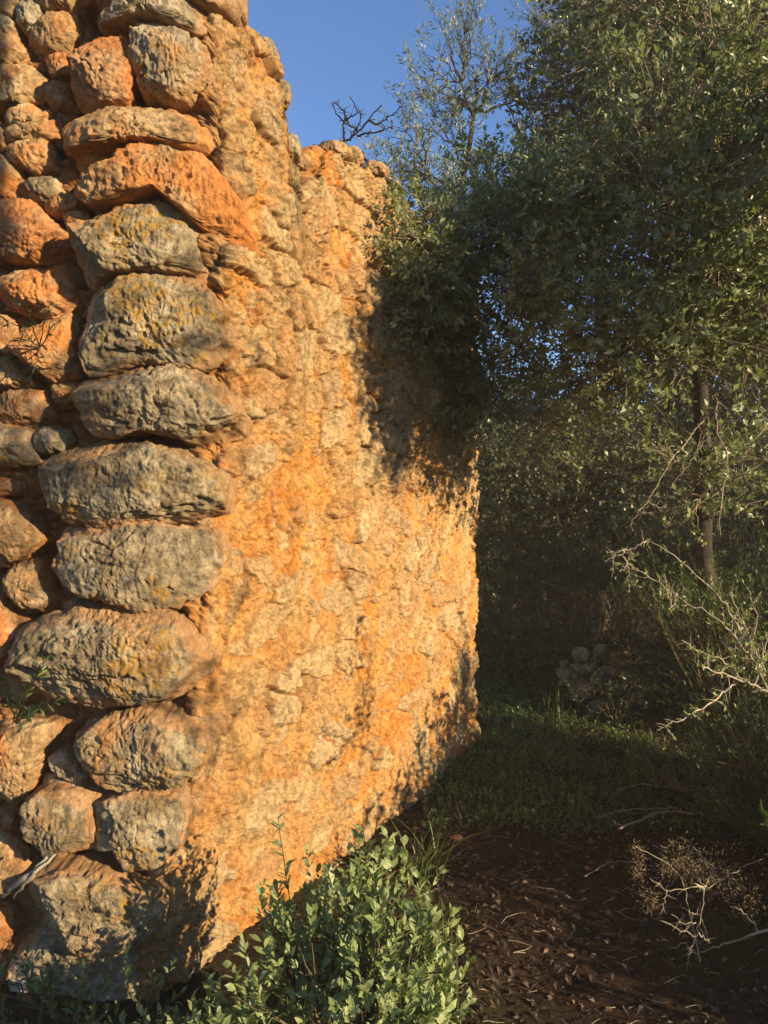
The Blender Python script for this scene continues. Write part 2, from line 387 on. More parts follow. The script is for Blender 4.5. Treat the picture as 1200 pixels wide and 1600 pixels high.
def rock(name, poly, depth, hd, mat, seed, parent, p=3.0, amp=1.0, dens=1.0, grow=1.05):
    pts = np.array([W(a, b, depth)[[0, 2]] for a, b in poly])
    c = pts.mean(0); pts = c + (pts - c) * grow; size = np.ptp(pts, axis=0); sc = float(np.sqrt(size[0] * size[1]))
    nth = int(np.clip(2.6 * sc / .0050 * dens, 70, 320)); nf = int(np.clip(nth * .34, 18, 80)); nbk = 10
    th = np.linspace(0, 2 * np.pi, nth, endpoint=False)
    r = np.zeros(nth)
    A = pts; B = np.roll(pts, -1, 0)
    for i, t in enumerate(th):
        d = np.array([math.cos(t), math.sin(t)]); best = 0
        e_ = B - A; den = d[0] * e_[:, 1] - d[1] * e_[:, 0]; den = np.where(abs(den) < 1e-9, 1e-9, den)
        w_ = A - c
        tt = (w_[:, 0] * e_[:, 1] - w_[:, 1] * e_[:, 0]) / den
        ss = (w_[:, 0] * d[1] - w_[:, 1] * d[0]) / den
        ok = (ss >= 0) & (ss <= 1) & (tt > 0)
        r[i] = tt[ok].max() if ok.any() else sc * .3
    ker = max(1, int(nth * .012))
    for _ in range(ker * 2): r = .25 * np.roll(r, 1) + .5 * r + .25 * np.roll(r, -1)
    ph = np.concatenate([np.linspace(np.pi / 2, 0, nf), np.linspace(0, -np.pi / 2, nbk)[1:]])
    rho = np.abs(np.cos(ph)) ** (2 / p); dep = np.sign(np.sin(ph)) * np.abs(np.sin(ph)) ** (2 / p)
    # even spacing of the front rings
    rr = np.random.default_rng(seed)
    # linear-in-radius rings for the front face
    q = np.linspace(0.02, .97, nf - 8); rho_f = np.concatenate([q, .97 + .03 * np.sin(np.linspace(0.1, np.pi / 2, 8))])
    dep_f = (1 - rho_f ** p).clip(0) ** (1 / p)
    rho = np.concatenate([rho_f, rho[nf:]]); dep = np.concatenate([dep_f, dep[nf:]])
    tilt = rr.uniform(-.16, .16, 2)
    x = c[0] + rho[None, :] * (r * np.cos(th))[:, None]; z = c[1] + rho[None, :] * (r * np.sin(th))[:, None]
    y = depth - dep[None, :] * hd + tilt[0] * (x - c[0]) + tilt[1] * (z - c[1])
    V = np.stack([x, y + 0 * x, z], -1).reshape(-1, 3)
    ctr = np.array([c[0], depth, c[1]]); loc = V - ctr
    half = np.array([size[0] / 2, hd, size[1] / 2])
    # chipped facets
    for _ in range(8):
        n = rr.normal(size=3); n[1] = -abs(n[1]) * 1.3 - .35; n[0] *= .6; n /= np.linalg.norm(n)
        h = float(np.sqrt(((half * n) ** 2).sum())) * rr.uniform(.88, 1.0)
        dd = loc @ n - h; m = dd > 0
        loc[m] -= np.outer(dd[m] * .82, n)
    nrm = loc / half ** 2; nrm /= np.linalg.norm(nrm, axis=1)[:, None] + 1e-9
    G = loc + ctr + seed * 3.17
    s = sc
    dsp = fbm(G * (1.6 / s), 3, seed) * s * .07 + fbm(G * (5.5 / s), 4, seed + 9, .6) * s * .045 * amp
    dsp += -sst(.1, .55, fbm(G * np.array([4, 4, 11]) / (s + .1), 3, seed + 23)) * s * .05 * amp
    dsp += fbm(G * 30, 4, seed + 5, .6, ridged=True) * .009 * amp + fbm(G * np.array([70, 70, 28]), 2, seed + 6, ridged=True) * .004 * amp
    dsp += -sst(.30, .60, noise3(G * 42, seed + 40)) * .008 * amp
    dsp += -sst(.022, .0, np.abs(fbm(G * np.array([1.5, 1.5, .9]) / s, 3, seed + 71, .5))) * .009 * min(1, s / .25) * sst(-.1, .25, noise3(G * 3.0, seed + 72))
    ra_ = np.tile(rho, nth)
    loc = loc + nrm * dsp[:, None]
    V = loc + ctr
    F = grid_faces(nth, len(rho), wrap=True)
    # close the centre of the front
    V = np.vstack([V, V[np.arange(nth) * len(rho)].mean(0)]); cidx = len(V) - 1
    i0 = np.arange(nth) * len(rho); i1 = np.roll(i0, -1)
    F = np.vstack([F, np.stack([i0, np.full(nth, cidx), np.full(nth, cidx), i1], -1)])
    Fq = F.copy()
    me_o = mesh_np_mixed(name, V, Fq[:-nth], np.stack([i0, np.full(nth, cidx), i1], -1), mat, np.append(ra_, 0))
    if parent: child(me_o, parent)
    return me_o

def mesh_np_mixed(name, V, Q, T3, mat, rim):
    me = bpy.data.meshes.new(name); V = np.asarray(V, np.float32)
    me.vertices.add(len(V)); me.vertices.foreach_set('co', V.ravel())
    li = np.concatenate([Q.ravel(), T3.ravel()]).astype(np.int32)
    tot = np.concatenate([np.full(len(Q), 4), np.full(len(T3), 3)]).astype(np.int32)
    me.loops.add(len(li)); me.loops.foreach_set('vertex_index', li)
    me.polygons.add(len(tot)); me.polygons.foreach_set('loop_start', (np.cumsum(tot) - tot).astype(np.int32))
    me.polygons.foreach_set('loop_total', tot); me.polygons.foreach_set('use_smooth', np.ones(len(tot), bool))
    at = me.attributes.new('rim', 'FLOAT', 'POINT'); at.data.foreach_set('value', np.asarray(rim, np.float32))
    me.update(calc_edges=True)
    me.materials.append(mat)
    o = bpy.data.objects.new(name, me); C.objects.link(o); return o

def cp(oy, *v):                   # outline read off the photograph, in photo pixels
    return [(v[i] / 2.4, oy + v[i + 1] / 2.4) for i in range(0, len(v), 2)]
QUOIN = [  # (outline, material, extra thickness)
 (cp(0, 310,890, 450,840, 480,790, 600,790, 740,860, 800,930, 810,1020, 790,1070, 700,1040, 560,1040, 450,1060, 340,1110, 330,1030, 310,960), 'grey', 0),
 (cp(0, 344,1110, 420,1080, 640,1050, 760,1080, 830,1150, 890,1260, 870,1330, 780,1390, 640,1370, 480,1395, 370,1420, 350,1300), 'grey', .01),
 (cp(500, 330,230, 440,215, 500,185, 620,185, 740,210, 850,260, 905,370, 890,420, 800,470, 770,490, 690,440, 560,420, 450,440, 380,420, 340,340), 'grey', .02),
 (cp(500, 165,560, 200,520, 310,475, 440,465, 600,475, 720,480, 790,520, 850,610, 850,720, 760,760, 620,760, 560,765, 450,770, 360,790, 270,730, 190,640), 'grey', .02),
 (cp(500, 255,800, 320,760, 370,790, 560,765, 700,775, 820,785, 840,900, 800,1000, 680,1060, 560,1070, 400,1020, 280,1000, 235,940, 270,870), 'grey', 0),
 (cp(500, 110,1150, 200,1110, 330,1070, 500,1075, 660,1095, 720,1150, 780,1200, 800,1260, 760,1340, 620,1410, 420,1440, 200,1420, 60,1340, 60,1260), 'grey', .03),
 (cp(1050, 330,180, 440,140, 560,120, 780,125, 825,180, 780,310, 720,370, 600,410, 500,430, 400,370, 320,270), 'grey', .01),
 (cp(1050, 135,450, 200,420, 340,430, 380,450, 380,590, 360,640, 280,630, 220,680, 150,600, 130,520), 'grey', 0),
 (cp(1050, 385,470, 520,430, 640,400, 700,400, 720,500, 700,600, 620,680, 500,700, 470,600, 400,640), 'grey', .01),
 (cp(1050, 170,720, 300,690, 430,700, 460,720, 560,770, 640,780, 630,900, 600,990, 480,1000, 300,980, 220,940, 170,830), 'grey', .02),
 (cp(1050, 150,940, 210,920, 260,980, 400,1010, 560,1000, 660,1060, 640,1160, 560,1250, 400,1290, 200,1270, 90,1180, 75,1080), 'pale', .02),
 (cp(0, 320,690, 400,680, 560,590, 700,565, 800,650, 900,800, 945,930, 830,925, 740,820, 650,750, 590,755, 450,800, 380,800, 325,760), 'tan', -.01),
 (cp(0, 270,500, 340,490, 460,430, 600,430, 740,470, 800,540, 790,590, 740,600, 640,570, 540,575, 430,590, 330,590, 280,590), 'tan', 0),
 (cp(0, 545,140, 640,130, 720,170, 790,240, 800,330, 740,400, 650,410, 560,400, 530,270), 'pale', 0),
 (cp(0, 310,280, 380,220, 480,190, 530,230, 520,300, 500,420, 440,445, 350,470, 310,400), 'red', 0),
 (cp(0, 390,110, 480,60, 600,40, 760,60, 790,130, 740,180, 640,125, 500,125, 420,150), 'pale', 0),
 (cp(0, 360,-20, 600,-90, 900,-60, 890,60, 760,55, 600,30, 420,60), 'pale', -.01),
]
qlab = {13: 'upright pale block near the top of the corner', 14: 'rust red block beside the pale upright block', 11: 'long smooth slab sloping down to the right',
        12: 'arched orange stone above the sloping slab'}
for i, (po, mt, xd) in enumerate(QUOIN):
    if i == 10: xd = -.035
    o = rock('corner_stone', po, 2.45 if i == 10 else 2.40, .125 + xd, M[mt], 100 + i * 7, wall, p=6.5, grow=1.05)
    if i in qlab: o['label'] = qlab[i]
RUB = [
 ('pale', cp(0, 0,110, 50,105, 90,140, 70,180, 10,190, -40,150)), ('tan', cp(0, -40,30, 90,20, 115,60, 80,100, -30,100)),
 ('pale', cp(0, 100,60, 160,40, 205,90, 190,170, 150,190, 110,140)), ('tan', cp(0, 0,245, 60,210, 85,170, 130,240, 80,290, 10,300)),
 ('tan', cp(0, -20,300, 60,290, 130,280, 210,340, 200,420, 110,440, 40,440, -20,400)),
 ('tan', cp(0, 140,200, 200,150, 240,90, 310,100, 320,200, 290,240, 200,250)), ('tan', cp(0, 115,10, 200,-20, 300,-30, 380,10, 310,80, 200,80)),
 ('red', cp(0, 200,260, 260,245, 320,270, 300,330, 230,335)), ('red', cp(0, 210,350, 290,330, 300,440, 230,450, 205,420)),
 ('tan', cp(0, 60,480, 140,430, 220,460, 180,500, 70,510)), ('tan', cp(0, 50,530, 150,490, 250,480, 260,540, 180,560, 60,570)),
 ('tan', cp(0, 60,600, 130,555, 210,560, 245,670, 180,690, 130,660, 70,650)), ('tan', cp(0, -30,480, 45,490, 45,600, -30,610)),
 ('tan', cp(0, -30,620, 60,610, 100,680, 90,760, -30,790)), ('grey', cp(0, 100,740, 180,690, 230,690, 270,760, 200,790, 120,770)),
 ('tan', cp(0, 180,800, 300,760, 350,790, 300,820, 230,830)), ('tan', cp(0, 275,830, 340,810, 370,860, 340,890, 290,890)),
 ('pale', cp(0, 380,850, 450,800, 475,810, 460,850, 400,880)), ('tan', cp(0, 310,630, 350,590, 420,590, 475,630, 420,670, 340,680)),
 ('red', cp(0, 0,910, 60,850, 50,800, 160,795, 230,870, 305,920, 290,1000, 200,1010, 90,1000, 0,980)),
 ('tan', cp(0, 20,1080, 100,1040, 270,1025, 300,1110, 330,1180, 230,1200, 120,1190, 60,1150)),
 ('tan', cp(0, 90,1330, 180,1240, 300,1200, 310,1320, 325,1420, 240,1440, 140,1370)),
 ('red', cp(0, -30,1200, 60,1210, 90,1270, 70,1350, -30,1330)), ('grey', cp(0, -30,1350, 70,1360, 150,1430, 60,1460, -30,1450)),
 ('tan', cp(500, 230,270, 270,245, 330,255, 330,300, 260,330, 235,320)), ('tan', cp(500, 0,200, 60,190, 180,260, 100,262, 30,255)),
 ('red', cp(500, 10,300, 120,280, 200,280, 230,360, 150,420, 60,400, 0,370)), ('grey', cp(500, -30,400, 60,400, 150,425, 160,540, 60,540, -30,540)),
 ('grey', cp(500, 155,450, 190,410, 260,410, 295,460, 270,495, 180,500)), ('red', cp(500, -30,590, 110,615, 90,650, -30,655)),
 ('tan', cp(500, -30,665, 80,690, 130,750, 190,820, 140,880, 60,920, -30,900)),
 ('tan', cp(500, 60,940, 130,900, 190,900, 215,1000, 265,1050, 200,1090, 130,1060, 70,1000)), ('tan', cp(500, 250,1055, 330,1035, 340,1065, 270,1075)),
 ('red', cp(500, -30,930, 30,960, 60,1060, 115,1130, 60,1230, -30,1330)), ('pale', cp(1050, 215,310, 270,270, 380,350, 360,400, 290,370)),
 ('tan', cp(1050, -30,220, 80,170, 260,160, 260,210, 200,260, 180,350, 150,430, 50,480, -30,480)), ('red', cp(1050, 30,480, 90,490, 80,560, 30,545)),
 ('grey', cp(1050, 190,370, 260,360, 330,390, 420,410, 480,440, 370,440, 200,420)),
 ('tan', cp(1050, -30,550, 60,560, 130,640, 165,690, 100,760, 20,810, -30,820)), ('pale', cp(1050, 560,760, 600,700, 650,720, 640,790)),
 ('red', cp(1050, -30,830, 60,870, 80,930, 30,1010, -30,1020)), ('red', cp(1050, -30,1040, 40,1060, 60,1200, 20,1320, -30,1330)),
 ('tan', cp(0, 700,430, 780,390, 840,470, 800,510, 740,470)), ('tan', cp(500, 880,290, 920,285, 940,350, 960,420, 920,430, 890,350)),
 ('tan', cp(1050, 880,520, 960,500, 985,540, 970,600, 900,600)), ('tan', cp(0, 530,600, 590,560, 560,590, 480,620)),
]
for i, (mt, po) in enumerate(RUB):
    if i in (42, 43, 44, 45): continue
    a = np.array(po); sz = min(np.ptp(a[:, 0]), np.ptp(a[:, 1])) / FPX * 2.4
    dd = 2.46; 
    if i == 42: dd = 2.36
    if i == 43: dd = 2.42
    if i == 44: dd = 2.50
    rock('rubble_stone', po, dd + (i % 3) * .012, .07 + .42 * sz, M[mt], 400 + i * 5, wall, p=3.4)
# loose stones bedded on the broken top
for i, (u, ww_, h_, mt) in enumerate([(470, 40, 26, 'tan'), (492, 22, 18, 'red'), (520, 52, 22, 'tan'), (548, 34, 22, 'tan'), (430, 46, 36, 'grey'), (452, 36, 34, 'pale'), (418, 30, 30, 'grey'), (585, 38, 20, 'tan')]):
    yy = [262, 247, 240, 248, 150, 235, 90, 268][i]; d_ = [3.02, 3.1, 3.2, 3.35, 2.80, 2.92, 2.72, 3.5][i]
    po = [(u + ww_ / 2 * math.cos(t) * (1 + .2 * math.sin(3 * t + i)), yy + h_ / 2 * math.sin(t)) for t in np.linspace(0, 6.28, 9)[:-1]]
    rock('top_stone', po, d_, .07, M[mt], 800 + i, wall, p=2.6)

# ------------------------------------------------------------ foliage tools
def leaves(name, P, D, N, Ln, wid, mat, fine=False, curl=.15, parent=None, rnd=None):
    """one mesh of many leaves: P base points, D axes, N face normals, Ln lengths"""
    n = len(P); D = D / (np.linalg.norm(D, axis=1)[:, None] + 1e-9)
    B = np.cross(D, N); B /= np.linalg.norm(B, axis=1)[:, None] + 1e-9; N = np.cross(B, D)
    if fine:
        prof = [(0, 0, 0), (.28, .8, 0), (.62, 1, 0), (1, 0, -1), (.62, -1, 0), (.28, -.8, 0), (.3, 0, .5), (.64, 0, .4)]
        tri = [(0, 1, 6), (1, 2, 7), (1, 7, 6), (2, 3, 7), (0, 6, 5), (5, 6, 7), (5, 7, 4), (4, 7, 3)]
    else:
        prof = [(0, 0, 0), (.5, 1, 0), (1, 0, -1), (.5, -1, 0), (.5, 0, .45)]
        tri = [(0, 1, 4), (1, 2, 4), (0, 4, 3), (4, 2, 3)]
    V = np.zeros((n, len(prof), 3)); wv = wid * Ln if np.isscalar(wid) else wid * Ln
    cu = curl * (.4 + 1.2 * np.random.default_rng(n).random(n))
    for i, (a, s, c) in enumerate(prof):
        V[:, i] = P + D * (a * Ln)[:, None] + B * (s * wv * .5)[:, None] + N * ((c * cu if c < 0 else -c * cu * .5) * Ln)[:, None]
    F = (np.array(tri)[None] + (np.arange(n) * len(prof))[:, None, None]).reshape(-1, 3)
    if rnd is None: rnd = np.random.default_rng(n + 1).random(n)
    return mesh_np(name, V.reshape(-1, 3), F, mat, parent, smooth=False, attrs={'rnd': np.repeat(rnd, len(prof))})

def tubes(name, lines, mat, sides=5, parent=None):
    VV = []; FF = []; base = 0; ang = np.linspace(0, 2 * np.pi, sides, endpoint=False); ca, sa = np.cos(ang), np.sin(ang)
    for pts, rad_ in lines:
        pts = np.asarray(pts, float); n = len(pts)
        t = np.gradient(pts, axis=0); t /= np.linalg.norm(t, axis=1)[:, None] + 1e-9
        ref = np.array([.3, .2, .93]) if abs(t[0, 2]) < .9 else np.array([.93, .2, .3])
        a = np.cross(t, ref); a /= np.linalg.norm(a, axis=1)[:, None] + 1e-9; b = np.cross(t, a)
        r = np.broadcast_to(np.asarray(rad_, float), (n,))
        V = pts[:, None] + (a[:, None] * ca[None, :, None] + b[:, None] * sa[None, :, None]) * r[:, None, None]
        VV.append(V.reshape(-1, 3))
        i = np.arange(n - 1)[:, None]; j = np.arange(sides)[None]; j2 = (j + 1) % sides
        F = np.stack([base + i * sides + j, base + i * sides + j2, base + (i + 1) * sides + j2, base + (i + 1) * sides + j], -1).reshape(-1, 4)
        FF.append(F); base += n * sides
    return mesh_np(name, np.vstack(VV), np.vstack(FF), mat, parent)

def wob(a, b, n, amp, rg, sag=0.0):
    a = np.asarray(a, float); b = np.asarray(b, float); L = np.linalg.norm(b - a)
    t = np.linspace(0, 1, n)[:, None]; p = a + (b - a) * t
    off = rg.normal(size=(n, 3)) * amp * L; off[0] = 0; off[-1] = 0
    p = p + off; p[:, 2] -= sag * L * (4 * t[:, 0] * (1 - t[:, 0])); return p

def rpoly(pts, n, amp, rg):       # refine a polyline and roughen it
    pts = np.asarray(pts, float); s = np.concatenate([[0], np.cumsum(np.linalg.norm(np.diff(pts, axis=0), axis=1))])
    q = np.linspace(0, s[-1], n); o = np.stack([np.interp(q, s, pts[:, i]) for i in range(3)], -1)
    o += rg.normal(size=o.shape) * amp; return o

def unit(v): return v / (np.linalg.norm(v, axis=-1, keepdims=True) + 1e-9)

def sprays(cl, cd, rg, nleaf, tw, leafl, spread=1.0):
    """leaves round short twigs: cl twig bases, cd twig directions"""
    n = len(cl); k = nleaf
    t = (np.arange(k) + .5) / k; t = np.tile(t, (n, 1)) + rg.normal(size=(n, k)) * .04
    L = tw * rg.uniform(.7, 1.3, (n, 1))
    d = unit(cd)
    P = cl[:, None] + d[:, None] * (t * L)[..., None]
    rv = unit(rg.normal(size=(n, k, 3)))
    rad_ = unit(rv - (rv * d[:, None]).sum(-1, keepdims=True) * d[:, None])
    D = unit(d[:, None] * (.75 - .0 * t[..., None]) + rad_ * spread * rg.uniform(.5, 1.1, (n, k, 1)) + np.array([0, 0, .12]))
    N = unit(d[:, None] * .6 + rg.normal(size=(n, k, 3)) * .45 + np.array([0, 0, .6]))
    ll = leafl * (rg.uniform(.45, 1.25, (n, k)))
    tone = np.clip(rg.random((n, 1)) * .55 + rg.random((n, k)) * .5 - .08, 0, 1)
    return P.reshape(-1, 3), D.reshape(-1, 3), N.reshape(-1, 3), ll.ravel(), tone.ravel()

def tree(name, label, cat, trunk_pts, r0, r1, blobs, seed, leaf, leafmat, bark='bark', twigmat='twig', tw=.10, nleaf=9, wid=.42,
         gap=-.05, gapf=1.6, group=None, shell=.45, keepf=None, fine=False, up=.35, twigs=True, many=2.0):
    rg = np.random.default_rng(seed); tp = np.array(trunk_pts, float)
    root = empty(name, tuple(tp[0]), label, cat, group)
    tp2 = rpoly(tp, 24, r0 * .16, rg); tp2[0] = tp[0] - np.array([0, 0, .05])
    rr_ = np.interp(np.linspace(0, 1, 24), [0, .08, 1], [r0 * 1.45, r0, r1]) * rg.uniform(.88, 1.14, 24)
    child(tubes('trunk', [(tp2, rr_)], M[bark], 12), root)
    cl = []
    for (cx, cy, cz, rx, ry, rz, nn) in blobs:
        nn = int(nn * many); v = unit(rg.normal(size=(nn, 3))); q = rg.random((nn, 1)) ** shell
        pp = np.array([cx, cy, cz]) + v * q * np.array([rx, ry, rz]) * (1 + .22 * noise3(v * 1.8 + seed, seed)[:, None])
        cl.append(pp)
    cl = np.vstack(cl)
    g = fbm(cl * gapf, 3, seed + 3); cl = cl[g > gap]
    if keepf is not None: cl = cl[keepf(cl)]
    n = len(cl)
    ng = max(3, n // 16); G = cl[rg.choice(n, ng, replace=False)]
    gi = np.argmin(((cl[:, None] - G[None]) ** 2).sum(-1), 1) if n * ng < 4e6 else np.concatenate([np.argmin(((c[:, None] - G[None]) ** 2).sum(-1), 1) for c in np.array_split(cl, 20)])
    ns = max(3, ng // 8); SG = G[rg.choice(ng, ns, replace=False)]
    si = np.argmin(((G[:, None] - SG[None]) ** 2).sum(-1), 1)
    lines = []; lim = []
    SGp = np.zeros_like(SG); LW = []
    for s in range(ns):
        mem = G[si == s]; c = mem.mean(0); k_ = np.argmin(np.linalg.norm(tp2 - (c - np.array([0, 0, .3])), axis=1) + np.arange(24)[::-1] * .02)
        k_ = max(5, min(22, k_)); a = tp2[k_]; c = a + (c - a) * .88; SGp[s] = a
        L = np.linalg.norm(c - a); ra = max(.010, min(r1 * 1.0, .016 * L + .008))
        lw = wob(a, c, 9, .035, rg, -.06); lim.append((lw, np.linspace(ra, ra * .3, 9))); LW.append(lw)
    for k_ in range(ng):
        lw = LW[si[k_]]; mem = cl[gi == k_]
        if len(mem) == 0: continue
        b = mem.mean(0); a = lw[max(2, min(8, int(np.argmin(np.linalg.norm(lw - b, axis=1))) - 2))]; far_ = mem[np.argmax(np.linalg.norm(mem - a, axis=1))]
        gl_ = wob(a, a * .2 + b * .3 + far_ * .5, 8, .04, rg, -.03); lines.append((gl_, np.linspace(.008, .003, 8)))
        if twigs:
            for c in mem:
                j_ = max(1, int(np.argmin(np.linalg.norm(gl_ - c, axis=1))) - 1); lines.append((wob(gl_[j_], c, 4, .07, rg), np.linspace(.0030, .0016, 4)))
    child(tubes('limb', lim, M[bark], 7), root)
    if lines: child(tubes('twigs', lines, M[twigmat], 4), root)
    gc = np.array([cl[gi == k_].mean(0) if (gi == k_).any() else G[k_] for k_ in range(ng)])
    cd = unit(cl - gc[gi]) * .8 + unit(cl - SGp[si[gi]]) * .6 + rg.normal(size=cl.shape) * .45 + np.array([0, 0, up])
    P, D, N, ll, tone = sprays(cl, cd, rg, nleaf, tw, leaf)
    child(leaves('crown', P, D, N, ll, wid, M[leafmat], fine=fine, rnd=tone), root)
    return root

def shrub(name, label, cat, base, blobs, seed, leaf, leafmat, stemmat='stem', tw=.08, nleaf=9, wid=.4, fine=False, group=None, gap=-.2, up=.5, keepf=None, spread=1.0, shell=.5):
    rg = np.random.default_rng(seed); base = np.array([base[0], base[1], gz1(base[0], base[1])])
    root = empty(name, tuple(base), label, cat, group)
    cl = []
    for (cx, cy, cz, rx, ry, rz, nn) in blobs:
        v = unit(rg.normal(size=(nn, 3))); q = rg.random((nn, 1)) ** shell
        cl.append(np.array([cx, cy, cz]) + v * q * np.array([rx, ry, rz]))
    cl = np.vstack(cl); cl = cl[fbm(cl * 3, 2, seed) > gap]; cl = cl[cl[:, 2] > .03]
    if keepf is not None: cl = cl[keepf(cl)]
    n = len(cl); ng = max(3, n // 9); G = cl[rg.choice(n, ng, replace=False)]
    gi = np.argmin(((cl[:, None] - G[None]) ** 2).sum(-1), 1)
    st = []; 
    for k_ in range(ng):
        mem = cl[gi == k_]
        if len(mem) == 0: continue
        m = mem.mean(0); b = base + (m - base) * .78 + np.array([0, 0, 0])
        mid_ = base + (m - base) * .45; mid_[2] = base[2] + (m[2] - base[2]) * .4
        st.append((rpoly([base, mid_, b], 8, .006, rg), np.linspace(.007, .003, 8)))
        for c in mem: st.append((wob(b, c, 4, .05, rg), np.linspace(.0026, .0015, 4)))
    child(tubes('stem', st, M[stemmat], 5), root)
    cc = cl.mean(0); cd = unit(cl - (cc - np.array([0, 0, .2]))) * .8 + rg.normal(size=cl.shape) * .35 + np.array([0, 0, up])
    P, D, N, ll, tone = sprays(cl, cd, rg, nleaf, tw, leaf, spread)
    child(leaves('foliage', P, D, N, ll, wid, M[leafmat], fine=fine, rnd=tone), root)
    return root

# sunlight reaches the near part of the wall through this gap between the trees
def sun_clear(P, margin=0.0):
    """True where a leaf would NOT shade the sunlit part of the wall (plan line along the sun's rays)"""
    t = math.tan(R(-SUN_AZ))
    yl = 2.99 + margin - t * (P[:, 0] + .166)
    return P[:, 1] > yl
def lit_lower(P):                 # keeps the window of light below the crown
    dist = np.maximum(0, (P[:, 0] - .1)) / math.cos(R(-SUN_AZ))
    return P[:, 2] > 1.44 + .50 * noise3(P * 2.4, 9) + math.tan(R(SUN_EL)) * dist
def crownkeep(P): return sun_clear(P) & (lit_lower(P) | (P[:, 1] > 4.6 - .55 * (P[:, 0] - .6)))

# ------------------------------------------------------------ trees
tree('holm_oak', 'large holm oak with sunlit green leaves right of the wall, leaning over the path', 'tree',
     [(1.95, 4.5, 0), (1.88, 4.5, 1.2), (1.82, 4.45, 2.2), (1.72, 4.2, 3.2), (1.8, 4.1, 4.2)], .055, .028,
     [(1.55, 3.35, 3.05, .70, .60, .62, 620), (1.55, 3.45, 2.35, .62, .50, .5, 430), (1.0, 3.7, 2.25, .38, .42, .42, 110), (1.08, 3.25, 2.35, .34, .28, .42, 120), (1.45, 3.6, 3.9, .75, .6, .5, 300),
      (2.0, 3.7, 2.9, .4, .5, .8, 200), (2.35, 1.82, 2.98, .50, .32, .50, 560), (1.75, 2.28, 2.75, .32, .22, .45, 200), (1.05, 3.9, 2.95, .4, .4, .45, 240), (1.75, 4.3, 1.75, .45, .4, .35, 150)], 11, .040, 'oak_leaf', keepf=crownkeep, gap=-.15, nleaf=12, wid=.48)
tree('holm_oak', 'dark shaded holm oak hanging over the far end of the wall', 'tree',
     [(.42, 5.35, 0), (.44, 5.3, 1.2), (.48, 5.1, 2.2), (.5, 4.8, 3.0), (.55, 4.6, 3.4)], .06, .02,
     [(.12, 3.75, 2.62, .26, .35, .42, 420), (.06, 3.40, 2.55, .10, .20, .36, 55), (.68, 3.42, 2.45, .20, .20, .28, 70), (.22, 3.95, 2.70, .30, .35, .38, 330), (.38, 4.15, 2.25, .24, .3, .42, 260), (.72, 4.2, 2.9, .38, .4, .42, 330), (.78, 4.3, 2.35, .30, .4, .36, 120), (.62, 4.5, 3.25, .5, .5, .35, 260),
      (.95, 4.4, 1.95, .3, .35, .3, 30)], 12, .038, 'oak_leaf', gap=-.3, nleaf=12, wid=.48,
     keepf=lambda P: sun_clear(P, -.05) & (P[:, 0] > -.46 + .41 * (P[:, 1] - 2.37) + .07) & (lit_lower(P) | (P[:, 0] > .55)))
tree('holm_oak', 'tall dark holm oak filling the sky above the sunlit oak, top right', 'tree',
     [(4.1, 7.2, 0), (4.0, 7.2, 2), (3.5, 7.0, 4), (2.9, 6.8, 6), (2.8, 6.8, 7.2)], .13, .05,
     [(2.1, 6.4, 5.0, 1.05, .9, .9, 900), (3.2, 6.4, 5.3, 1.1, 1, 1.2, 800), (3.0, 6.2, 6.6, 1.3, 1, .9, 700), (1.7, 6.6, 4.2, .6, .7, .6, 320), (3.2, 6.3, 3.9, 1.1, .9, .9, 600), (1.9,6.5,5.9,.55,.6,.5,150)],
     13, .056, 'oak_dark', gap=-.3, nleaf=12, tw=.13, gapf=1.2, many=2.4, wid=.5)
for i, (x, y, rx_, h_) in enumerate([(3.55, 4.7, .8, 2.6), (4.7, 5.3, 1.0, 3.2), (4.9, 4.0, .9, 2.3), (6.0, 5.6, 1.2, 3.6)]):  # out-of-view oaks, added to keep the sun off the thicket behind
    tree('shade_oak', 'unseen bushy evergreen oak added to shade the far thicket', 'tree', [(x, y, 0), (x, y, .8), (x, y, h_ * .6), (x, y, h_ * .85)], .05, .02,
         [(x, y, h_ * .33, rx_, .75, h_ * .34, 330), (x, y, h_ * .72, rx_ * .8, .65, h_ * .3, 260)], 200 + i, .055, 'oak_dark', gap=-.5, nleaf=10, wid=.5, tw=.13, twigs=False, group='unseen evergreen oaks added to shade the far thicket')
tree('holm_oak', 'young sparse holm oak beside the path that dapples the corner stones', 'tree', [(3.3, -1.4, 0), (3.3, -1.4, 1), (3.1, -1.0, 2.2), (2.8, -.5, 3.2)], .03, .012,
     [(2.6, .1, 1.9, .45, .55, .5, 46), (2.65, -.2, 2.9, .45, .55, .6, 110)], 220, .045, 'oak_leaf', gap=-.05, nleaf=10, many=1.0)
tree('holm_oak', 'unseen tall holm oak added overhead to cut skylight on the path', 'tree', [(3.6, -1.2, 0), (3.6, -1.2, 2.5), (3.2, -.8, 4.4), (2.4, 0, 5.4)], .16, .06,
     [(2.2, .6, 5.9, 1.9, 1.6, .7, 520), (1.2, -1.2, 6.0, 1.5, 1.5, .7, 380), (3.6, 1.6, 6.0, 1.3, 1.2, .7, 300)], 221, .075, 'oak_dark', gap=-.3, nleaf=10, wid=.5, tw=.18, many=1.6, twigs=False)  # crown above the frame, added to block skylight over ground and wall
